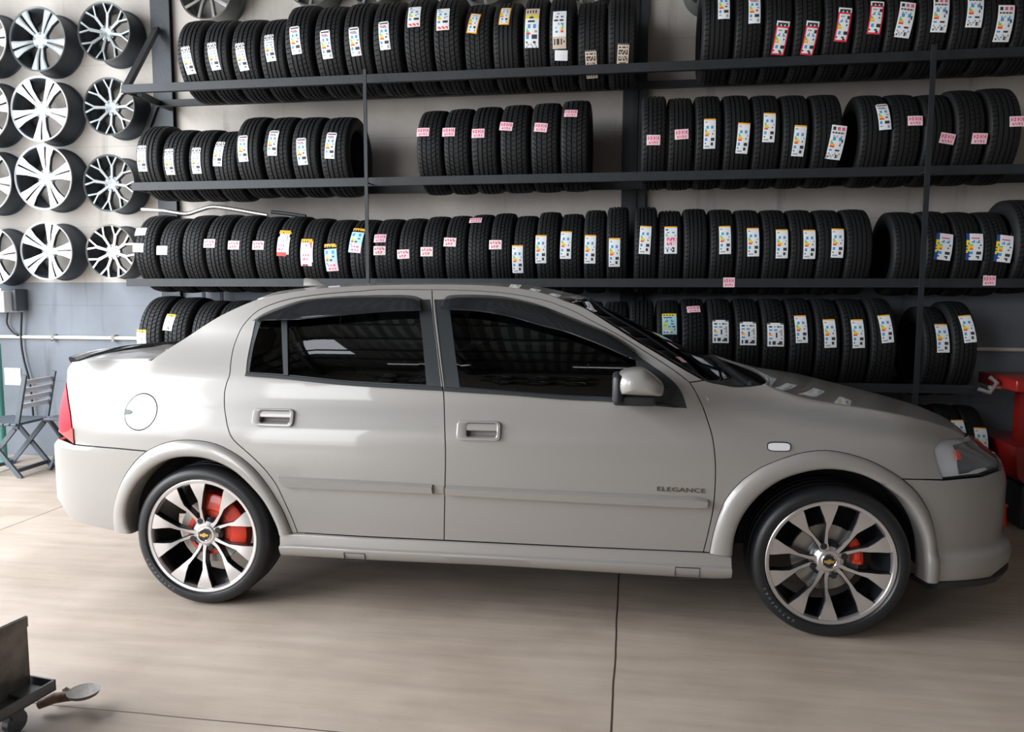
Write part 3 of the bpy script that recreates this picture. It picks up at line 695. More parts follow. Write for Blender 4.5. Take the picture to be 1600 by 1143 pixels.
# mirrored twins for the far side
def mirror_tree(o, parent):
    me = o.data.copy(); me.transform(Matrix.Scale(-1, 4, (0, 1, 0))); me.flip_normals()
    if o.name.startswith('model_badge'): me.transform(Matrix.Translation((2*sum(v.co.x for v in me.vertices)/len(me.vertices), 0, 0)) @ Matrix.Scale(-1, 4, (1, 0, 0))); me.flip_normals()
    c = o.copy(); c.data = me; COL.objects.link(c); c.parent = parent
    for ch in list(o.children): mirror_tree(ch, c)
for o in NEAR: mirror_tree(o, car)

# ------------------------------------------------------------------ car wheels
def spoke_wheel():
    """outer face looks to -Y; origin = centre of the wheel's outer plane"""
    R = .2425; mb = MB()
    # lip and barrel (0 alloy, 1 black)
    mb.lathe([(.012, .2505), (.0, .2505), (-.002, .247), (.0, .236), (.006, .2325), (.016, .229), (.06, .222), (.19, .215), (.195, .235), (.185, .2385), (.06, .2325), (.012, .2505)], 96, m=[0, 0, 0, 0, 0, 1, 1, 1, 1, 1, 1])
    for k in range(5):
        for sg in (-1, 1):
            th = math.radians(110+72*k); dth = math.radians(16.5)*sg
            # silver face outline in (r, lateral) coordinates around the spoke's own line
            pts = [(.045, .011), (.075, .0095), (.12, .0085), (.155, .013), (.185, .022), (.215, .033), (.2345, .0385)]
            lo = [(r, w, dth*min(1, max(0, (r-.05)/.10))**.8 if r > .05 else 0) for r, w in pts]
            base_off = .0095
            vs = []
            for (r, w, a) in lo:
                lat = sg*base_off*max(0, 1-(r-.045)/.09) 
                t = th+a; c, s_ = math.cos(t), math.sin(t)
                y = .034-.026*sm((r-.05)/.17)-.004
                # skewed: the spoke leans to its partner near the rim
                for q, yy in ((-w, y+.035), (-w, y+.004), (-w+.003, y), (w-.003, y), (w, y+.004), (w, y+.035)):
                    l_ = q+lat; vs.append((r*c-l_*s_, yy, r*s_+l_*c))
            fs = []; ms = []
            for i in range(len(lo)-1):
                for j in range(5): fs.append((i*6+j, i*6+j+1, (i+1)*6+j+1, (i+1)*6+j)); ms.append(0 if j == 2 else 1)
            mb.add(vs, fs, ms)
    # hub
    mb.lathe([(.07, .075), (.045, .072), (.034, .058), (.030, .045), (.026, .040), (.026, .001)], 48, m=[1, 1, 0, 0, 0])
    for k in range(4):
        t = math.radians(20+90*k); v0 = len(mb.v); mb.lathe([(.028, .0125), (.0285, .0135), (.0285, .001)], 20, m=1)
        for i in range(v0, len(mb.v)): a = mb.v[i]; mb.v[i] = (a[0]+.062*math.cos(t), a[1], a[2]+.062*math.sin(t))
    return mb.build('wheel', ['alloy', 'rim_black'], car, smooth=28)
def car_tyre(parent):
    r = RT; mb = MB()
    prof = [(.195, .238), (.200, .25), (.208, .275), (.204, .293), (.190, .303), (.160, .3065)]
    for g in (.150, .105, .060):
        prof += [(g+.006, RT), (g+.005, RT-.008), (g-.005, RT-.008), (g-.006, RT)]
    prof += [(.035, .3065), (.012, .3025), (-.002, .293), (-.008, .280), (-.0095, .268), (-.007, .258), (.002, .2515), (.008, .2475), (.012, .238)]
    mb.lathe(prof, 128)
    t = mb.build('tyre', 'rubber_car', parent, smooth=35); fixnormals(t); return t
def curved_text(txt, R_, y, size, a_mid, spread, parent):
    vs = []; fs = []
    n = len(txt)
    for i, ch in enumerate(txt):
        c = bpy.data.curves.new('c', 'FONT'); c.body = ch; c.size = size; c.align_x = 'CENTER'; c.resolution_u = 1
        o = bpy.data.objects.new('c', c); me = bpy.data.meshes.new_from_object(o); bpy.data.objects.remove(o); bpy.data.curves.remove(c)
        a = a_mid+spread*(.5-i/(n-1)); b = len(vs)
        ur = Vector((math.cos(a), 0, math.sin(a))); ut = Vector((math.sin(a), 0, -math.cos(a)))
        for v in me.vertices: vs.append(tuple(ur*(R_+v.co.y)+ut*v.co.x+Vector((0, y, 0))))
        fs += [tuple(b+j for j in p.vertices) for p in me.polygons]; bpy.data.meshes.remove(me)
    return new('sidewall_lettering', vs, fs, 'letter', parent)
def cap(parent):
    mb = MB(); mb.lathe([(.028, .030), (.020, .029), (.018, .026), (.020, .024), (.0205, .001)], 40, m=[0, 0, 0, 1])
    bow = [(-.020, .0045), (-.006, .0045), (-.0045, .009), (.0075, .009), (.006, .0045), (.020, .0045), (.0165, -.0055), (.005, -.0055), (.0035, -.0095), (-.0085, -.0095), (-.007, -.0055), (-.0235+.004, -.0055)]
    mb.prism(bow, .0175, .0205, m=2)
    o = mb.build('centre_cap', ['chrome', 'rim_black', 'gold'], parent); return o
def make_wheel(x, rear):
    w = spoke_wheel(); w.location = (x, -.83, RT)
    car_tyre(w); cap(w)
    curved_text('CATCHFORS', .268, -.0100, .016, math.radians(222), math.radians(36), w)
    if rear:
        mb = MB(); mb.lathe([(.065, .07), (.062, .078), (.062, .098), (.070, .098)], 64, m=0); mb.build('brake_drum_ring', 'red_caliper', w, smooth=30)
        mb = MB(); mb.lathe([(.060, .001), (.058, .05), (.062, .074), (.07, .078)], 64); mb.build('brake_disc', 'disc', w, smooth=30)
        mb = MB(); mb.lathe([(.085, .098), (.083, .14), (.09, .142), (.10, .10)], 64); mb.build('brake_backplate', 'backplate', w, smooth=30)
        mb = MB(); mb.lathe([(.11, .100), (.055, .102), (.050, .11), (.050, .165), (.056, .176), (.11, .178)], 30, a0=math.radians(-20), a1=math.radians(98), m=0); cp = mb.build('brake_caliper', 'red_caliper', w, smooth=30)
    else:
        mb = MB(); mb.lathe([(.075, .001), (.060, .05), (.062, .07), (.080, .072), (.080, .135), (.095, .135)], 64); mb.build('brake_disc', 'disc', w, smooth=30)
        mb = MB(); mb.lathe([(.11, .096), (.058, .098), (.052, .104), (.052, .13), (.058, .14), (.11, .142)], 14, a0=math.radians(-8), a1=math.radians(40)); mb.bevbox((.10, .046, -.005), (.128, .07, .045), .008); mb.build('brake_caliper', 'red_caliper', w, smooth=30)
    return w
wr = make_wheel(0, True); wf = make_wheel(WB, False)
for w in (wr, wf):
    c = copy_tree(w, car); c.location = (w.location.x, .83, RT); c.rotation_euler = (0, 0, PI)

# ------------------------------------------------------------------ hall shell materials
def nodes_new(name, rough):
    g = bpy.data.materials.new(name); g.use_nodes = True; nt = g.node_tree; b = nt.nodes['Principled BSDF']; b.inputs['Roughness'].default_value = rough
    return g, nt, b
def N(nt, t, **k):
    n = nt.nodes.new(t)
    for a, v in k.items():
        if a == 'op': n.operation = v
        else: n.inputs[int(a[1:])].default_value = v
    return n
def lnk(nt, a, b): nt.links.new(a, b)
JX = [-.0432*1.0, atZ(0, 825, 0).x*.5+atZ(98, 793, 0).x*.5]; JY = [atZ(350, 1126, 0).y]
JX.append(JX[0]+(JX[0]-JX[1])); JY.append(JY[0]-3.2)
print('joints', JX, JY)
def floor_mat():
    g, nt, b = nodes_new('concrete_floor', .55)
    geo = N(nt, 'ShaderNodeNewGeometry'); sep = N(nt, 'ShaderNodeSeparateXYZ'); lnk(nt, geo.outputs['Position'], sep.inputs[0])
    wob = N(nt, 'ShaderNodeTexNoise'); wob.inputs['Scale'].default_value = 3; wob.inputs['Detail'].default_value = 5; lnk(nt, geo.outputs['Position'], wob.inputs['Vector'])
    wsub = N(nt, 'ShaderNodeMath', op='MULTIPLY_ADD', _1=.012, _2=-.006); lnk(nt, wob.outputs[0], wsub.inputs[0])
    def line(axis, x0, w):
        a = N(nt, 'ShaderNodeMath', op='SUBTRACT', _1=x0); lnk(nt, sep.outputs[axis], a.inputs[0])
        a2 = N(nt, 'ShaderNodeMath', op='ADD'); lnk(nt, a.outputs[0], a2.inputs[0]); lnk(nt, wsub.outputs[0], a2.inputs[1])
        c = N(nt, 'ShaderNodeMath', op='ABSOLUTE'); lnk(nt, a2.outputs[0], c.inputs[0])
        r = N(nt, 'ShaderNodeMapRange', _1=w*.5, _2=w, _3=1, _4=0); lnk(nt, c.outputs[0], r.inputs[0]); return r.outputs[0]
    ls = [line(0, x, .005) for x in JX]+[line(1, y, .0035) for y in JY]
    acc = ls[0]
    for l in ls[1:]:
        mx = N(nt, 'ShaderNodeMath', op='MAXIMUM'); lnk(nt, acc, mx.inputs[0]); lnk(nt, l, mx.inputs[1]); acc = mx.outputs[0]
    n1 = N(nt, 'ShaderNodeTexNoise'); n1.inputs['Scale'].default_value = 1.3; n1.inputs['Detail'].default_value = 8; n1.inputs['Roughness'].default_value = .6; lnk(nt, geo.outputs['Position'], n1.inputs['Vector'])
    cr_ = nt.nodes.new('ShaderNodeValToRGB'); cr_.color_ramp.elements[0].position = .3; cr_.color_ramp.elements[1].position = .72
    cr_.color_ramp.elements[0].color = (.375, .296, .232, 1); cr_.color_ramp.elements[1].color = (.535, .445, .37, 1); lnk(nt, n1.outputs[0], cr_.inputs[0])
    # streaks along X
    mp_ = N(nt, 'ShaderNodeMapping'); mp_.inputs['Scale'].default_value = (.8, 7, 1); lnk(nt, geo.outputs['Position'], mp_.inputs[0])
    n2 = N(nt, 'ShaderNodeTexNoise'); n2.inputs['Scale'].default_value = 2.2; n2.inputs['Detail'].default_value = 7; lnk(nt, mp_.outputs[0], n2.inputs['Vector'])
    r2 = N(nt, 'ShaderNodeMapRange', _1=.35, _2=.65, _3=.90, _4=1.06); lnk(nt, n2.outputs[0], r2.inputs[0])
    m1 = N(nt, 'ShaderNodeVectorMath', op='SCALE'); lnk(nt, cr_.outputs[0], m1.inputs[0]); lnk(nt, r2.outputs[0], m1.inputs[3])
    # dark specks
    vo = N(nt, 'ShaderNodeTexNoise'); vo.inputs['Scale'].default_value = 22; vo.inputs['Detail'].default_value = 3; lnk(nt, mp_.outputs[0], vo.inputs['Vector'])
    r3 = N(nt, 'ShaderNodeMapRange', _1=.70, _2=.76, _3=1, _4=.5); lnk(nt, vo.outputs[0], r3.inputs[0])
    m2 = N(nt, 'ShaderNodeVectorMath', op='SCALE'); lnk(nt, m1.outputs[0], m2.inputs[0]); lnk(nt, r3.outputs[0], m2.inputs[3])
    mix = nt.nodes.new('ShaderNodeMix'); mix.data_type = 'RGBA'; lnk(nt, acc, mix.inputs[0]); lnk(nt, m2.outputs[0], mix.inputs[6]); mix.inputs[7].default_value = (.05, .035, .025, 1)
    lnk(nt, mix.outputs[2], b.inputs['Base Color'])
    bp = N(nt, 'ShaderNodeBump'); bp.inputs['Strength'].default_value = .25; bp.inputs['Distance'].default_value = .01; lnk(nt, n2.outputs[0], bp.inputs['Height']); lnk(nt, bp.outputs[0], b.inputs['Normal'])
    rr = N(nt, 'ShaderNodeMapRange', _1=.3, _2=.7, _3=.42, _4=.62); lnk(nt, n1.outputs[0], rr.inputs[0]); lnk(nt, rr.outputs[0], b.inputs['Roughness'])
    return g
def wall_mat(name, up, low, zsplit):
    g, nt, b = nodes_new(name, .8)
    geo = N(nt, 'ShaderNodeNewGeometry'); sep = N(nt, 'ShaderNodeSeparateXYZ'); lnk(nt, geo.outputs['Position'], sep.inputs[0])
    n1 = N(nt, 'ShaderNodeTexNoise'); n1.inputs['Scale'].default_value = 2.5; n1.inputs['Detail'].default_value = 8; lnk(nt, geo.outputs['Position'], n1.inputs['Vector'])
    mpn = N(nt, 'ShaderNodeMapping'); mpn.inputs['Scale'].default_value = (6, 6, .7); lnk(nt, geo.outputs['Position'], mpn.inputs[0])
    n2 = N(nt, 'ShaderNodeTexNoise'); n2.inputs['Scale'].default_value = 1.2; n2.inputs['Detail'].default_value = 6; lnk(nt, mpn.outputs[0], n2.inputs['Vector'])
    r1 = N(nt, 'ShaderNodeMapRange', _1=.3, _2=.7, _3=.86, _4=1.08); lnk(nt, n1.outputs[0], r1.inputs[0])
    r2 = N(nt, 'ShaderNodeMapRange', _1=.60, _2=.75, _3=1, _4=.62); lnk(nt, n2.outputs[0], r2.inputs[0])
    mm = N(nt, 'ShaderNodeMath', op='MULTIPLY'); lnk(nt, r1.outputs[0], mm.inputs[0]); lnk(nt, r2.outputs[0], mm.inputs[1])
    # mortar course lines, faint, every 0.6 m
    fm = N(nt, 'ShaderNodeMath', op='FRACT'); dv = N(nt, 'ShaderNodeMath', op='DIVIDE', _1=.62); lnk(nt, sep.outputs[2], dv.inputs[0]); lnk(nt, dv.outputs[0], fm.inputs[0])
    lr = N(nt, 'ShaderNodeMapRange', _1=.004, _2=.012, _3=.8, _4=1); lnk(nt, fm.outputs[0], lr.inputs[0])
    m3 = N(nt, 'ShaderNodeMath', op='MULTIPLY'); lnk(nt, mm.outputs[0], m3.inputs[0]); lnk(nt, lr.outputs[0], m3.inputs[1])
    st = N(nt, 'ShaderNodeMath', op='GREATER_THAN', _1=zsplit); lnk(nt, sep.outputs[2], st.inputs[0])
    mix = nt.nodes.new('ShaderNodeMix'); mix.data_type = 'RGBA'; lnk(nt, st.outputs[0], mix.inputs[0]); mix.inputs[6].default_value = (*low, 1); mix.inputs[7].default_value = (*up, 1)
    sc = N(nt, 'ShaderNodeVectorMath', op='SCALE'); lnk(nt, mix.outputs[2], sc.inputs[0]); lnk(nt, m3.outputs[0], sc.inputs[3]); lnk(nt, sc.outputs[0], b.inputs['Base Color'])
    bp = N(nt, 'ShaderNodeBump'); bp.inputs['Strength'].default_value = .3; bp.inputs['Distance'].default_value = .01
    n3 = N(nt, 'ShaderNodeTexNoise'); n3.inputs['Scale'].default_value = 25; lnk(nt, geo.outputs['Position'], n3.inputs['Vector']); lnk(nt, n3.outputs[0], bp.inputs['Height']); lnk(nt, bp.outputs[0], b.inputs['Normal'])
    return g
M['floor'] = floor_mat()
ZS = atY(120, 441, RY1).z
M['wall'] = wall_mat('stained_plaster', (.47, .43, .39), (.20, .222, .25), ZS)
M['wall2'] = wall_mat('painted_wall', (.20, .19, .175), (.08, .08, .08), 1.2)
M['roofsheet'] = mat('roof_sheet', (.10, .10, .095), .5, .3)
M['purlin'] = mat('purlin_steel', (.05, .05, .055), .5, .3)
def structure(o): return tag(o, kind='structure')
structure(MB().box((RX0-2.5, RY0-.5, -.12), (RX1+.15, RY1+.15, 0)).build('floor', 'floor'))
structure(MB().box((RX0, RY1, 0), (RX1, RY1+.15, RZ)).build('wall_back', 'wall'))
structure(MB().box((RX1, RY0, 0), (RX1+.15, RY1+.15, RZ)).build('wall_right', 'wall2'))
structure(MB().box((-3.4, RY0-.15, 0), (RX1, RY0, RZ)).box((RX0, RY0-.15, 4.4), (-3.4, RY0, RZ)).build('wall_front', 'wall2'))
mb = MB(); mb.box((RX0-.15, RY0-.15, 4.4), (RX0, RY1+.15, RZ)); mb.box((RX0-.15, RY0-.15, 0), (RX0, -2.7, 4.4)); mb.box((RX0-.15, RY1-.25, 0), (RX0, RY1+.15, 4.4))
structure(mb.build('wall_left', 'wall2'))
# corrugated roof with two open skylights
def corr(mb, x0, x1, y0, y1):
    n = max(1, int((x1-x0)/.09)); v = []; f = []
    for i in range(n+1):
        x = x0+(x1-x0)*i/n; z = RZ+(.03 if i % 2 else 0)
        v += [(x, y0, z), (x, y1, z)]
    for i in range(n): f.append((2*i, 2*i+1, 2*i+3, 2*i+2))
    mb.add(v, f)
mb = MB(); SX = [(-4.5, -3.5)]; SY = (-2.3, -.7)
corr(mb, RX0-.15, SX[0][0], RY0-.15, RY1+.15); corr(mb, SX[0][1], RX1+.15, RY0-.15, RY1+.15)
for a, b_ in SX: corr(mb, a, b_, RY0-.15, SY[0]); corr(mb, a, b_, SY[1], RY1+.15)
structure(mb.build('ceiling', 'roofsheet'))
mb = MB()
for y in np.arange(RY0+.5, RY1, 1.2): mb.box((RX0, y-.03, RZ-.16), (RX1, y+.03, RZ-.01))
for x in (-4.6, -1.95, 1.2): mb.box((x-.06, RY0, RZ-.36), (x+.06, RY1, RZ-.17))
structure(mb.build('trim_1', 'purlin'))
for a, b_ in SX: area('skylight_portal', ((a+b_)/2, sum(SY)/2, RZ+.06), (0, 0, 0), b_-a, SY[1]-SY[0], 1, portal=True)
# tube lamps under the roof
M['tube'] = mat('lamp_tube', (.9, .9, .9), .4, emis=(1, .98, .95), es=3)
tube0 = None
for (x, y, w_) in ((-2.4, -2.9, 'over the door side'), (.3, -2.9, 'in the middle of the hall'), (2.9, -2.9, 'at the far end')):
    t = empty('tube_lamp', (x, y, RZ-.5)); tag(t, 'white fluorescent tube lamp hung under the roof %s' % w_, 'lamp', 'tube lamps under the roof')
    MB().box((-.62, -.05, 0), (.62, .05, .05)).box((-.4, -.005, .05), (-.39, .005, .34)).box((.39, -.005, .05), (.4, .005, .34)).build('lamp_housing', 'whitebox', t)
    MB().tube([(-.6, 0, -.02), (.6, 0, -.02)], .016, 10).build('fluorescent_tube', 'tube', t)

# ------------------------------------------------------------------ tyre rack
YS = 5.0; GAP = .21; YC = YS+GAP+.004
YR = YS+2*GAP+.009; HB = [2.746, 2.084, 1.420, .780, .17]; BH = .027
rack = empty('tyre_rack', (-3.0, YS, 0)); tag(rack, 'dark grey steel wall rack of five long rails holding rows of tyres', 'rack')
def rp(mb, name, m_='rack'): 
    o = mb.build(name, m_, rack); o.data.transform(Matrix.Translation((3.0, -YS, 0))); return o
XL = [atY(190, 133, YS).x, atY(206, 288, YS).x, atY(198, 441, YS).x, atY(205, 600, YS).x, atY(205, 600, YS).x]
XE = RX1-.05
x4 = atY(1536, 607, YS).x
for i, h in enumerate(HB):
    x1 = x4 if i >= 3 else XE
    rp(MB().box((XL[i], YS-.004, h-BH), (x1, YS, h+BH)).box((XL[i], YS, h-BH), (x1, YS+.03, h-BH+.004)), 'front_rail')
    rp(MB().box((XL[i], YR, h-BH), (x1, YR+.004, h+BH)).box((XL[i], YR-.03, h-BH), (x1, YR, h-BH+.004)), 'rear_rail')
    rp(MB().box((XL[i], YS+.0005, h-BH+.005), (XL[i]+.02, YS+.562, h+BH-.01)), 'end_bar')
YP = YS-.125
x572 = atY(572, 290, YP).x; xr = atY(1443, 400, YP).x
rp(MB().box((x572-.011, YP, 0), (x572+.011, YP+.012, HB[0]+BH)), 'upright')
rp(MB().box((xr-.014, YP, 0), (xr+.014, YP+.014, HB[0]+BH)), 'upright')
for x in (x572, xr):
    for h in HB[1:3]+HB[3:]: rp(MB().box((x-.006, YP+.0145, h-BH+.004), (x+.006, YS-.0045, h-BH+.010)), 'stand_off')
rp(MB().box((xr-.06, YS-.0042, HB[2]-BH), (xr+.06, YS-.0041, HB[2]+BH)), 'joint_plate')
for x in (XL[4]+.25, XL[4]+.40): rp(MB().box((x-.012, YS+.562, 0), (x+.012, YS+.572, HB[2]+BH)), 'rear_upright')
xm = atY(992.5, 200, YS+.53).x
rp(MB().box((xm-.016, YS+.562, 0), (xm+.016, YS+.572, RZ-.4)), 'rear_upright')
# columns on the wall
def col(px, w, name_i):
    x = atY(px, 100, 5.58).x
    mb = MB().box((x-w/2, 5.575, 0), (x+w/2, 5.585, RZ-.36)).box((x-.006, 5.585, 0), (x+.006, 5.61, RZ-.36)).box((x-w/2, 5.608, 0), (x+w/2, RY1, RZ-.36))
    return structure(mb.build('trim_%d' % name_i, 'column'))
col(253, .155, 2); c3 = col(993, .165, 3)
ca = atY(245, 45, 5.55); cb = Vector((XL[0]+.02, YS+.01, HB[0]))
rp(MB().beam(ca, cb, .05, .03, up=(0, 1, 0)), 'brace')
rp(MB().beam(Vector((XL[0]+.12, YS+.02, HB[0]-.03)), atY(246, 160, 5.55), .04, .03, up=(0, 1, 0)), 'brace')
rp(MB().beam(atY(247, 158, 5.57), atY(226, 215, 5.565), .04, .03, up=(0, 1, 0)), 'brace')

# ------------------------------------------------------------------ tyres: three treads, radius .30, width .19, axis X
def tyre_mesh(kind):
    r = .30; hw = .095; nb = 60
    side = [(-.072, .193), (-.080, .198), (-.088, .212), (-.095, .235), (-.096, .255), (-.092, .275), (-.084, .2885), (-.078, .294)]
    prof = [(x, rr, 0) for x, rr in side]
    if kind == 'rib': gr = [(-.045, .0055), (-.016, .0055), (.016, .0055), (.045, .0055)]
    elif kind == 'block': gr = [(-.050, .0045), (-.018, .004), (.018, .004), (.050, .0045)]
    else: gr = [(-.042, .005), (-.010, .006), (.024, .006), (.052, .004)]
    xs = [(-.070, 1)]
    for g, w in gr: xs += [(g-w, 1), (g-w*.8, 0), (g+w*.8, 0), (g+w, 1)]
    xs += [(.070, 1)]
    def crown(x): return r-.0045*(abs(x)/.07)**2.5
    for x, up in xs: prof.append((x, crown(x)-(0 if up else .008), 1 if up else 0))
    prof += [(-x, rr, 0) for x, rr in reversed(side)]
    prof += [(.070, .193, 0), (.080, .24, 0), (.065, .282, 0), (0, .288, 0), (-.065, .282, 0), (-.080, .24, 0), (-.070, .193, 0)]
    P = len(prof)
    # angular stations: block, groove
    st = []
    for i in range(nb): a = 2*PI*i/nb; st += [(a, 0), (a+2*PI/nb*.80, 0), (a+2*PI/nb*.84, 1), (a+2*PI/nb*.96, 1)]
    v = []
    for (a, low) in st:
        for (x, rr, tr) in prof:
            sk = 0; cut = 0
            edge = abs(x) > .044 and rr > .28
            if kind == 'block': sk = abs(x)*2.2 if rr > .28 else 0; cut = .0065 if (low and rr > .28 and rr > .29 and tr) else 0
            elif kind == 'rib': cut = .005 if (low and edge and tr) else 0; sk = x*.6 if rr > .28 else 0
            else: sk = (.9*x if rr > .28 else 0); cut = .006 if (low and tr and (edge or abs(x-.007) < .02)) else 0
            v.append((x, -(rr-cut)*math.cos(a+sk), (rr-cut)*math.sin(a+sk)))
    n = len(st); f = [(i*P+k, i*P+k+1, ((i+1) % n)*P+k+1, ((i+1) % n)*P+k) for i in range(n) for k in range(P-1)]
    me = bpy.data.meshes.new('tyre'); me.from_pydata(v, [], f); me.materials.append(M['rubber']); me.update()
    bm = bmesh.new(); bm.from_mesh(me); bmesh.ops.recalc_face_normals(bm, faces=bm.faces); bm.to_mesh(me); bm.free()
    me.polygons.foreach_set('use_smooth', [True]*len(me.polygons)); me.set_sharp_from_angle(angle=math.radians(35)); return me
TM = {k: tyre_mesh(k) for k in ('rib', 'block', 'asym')}
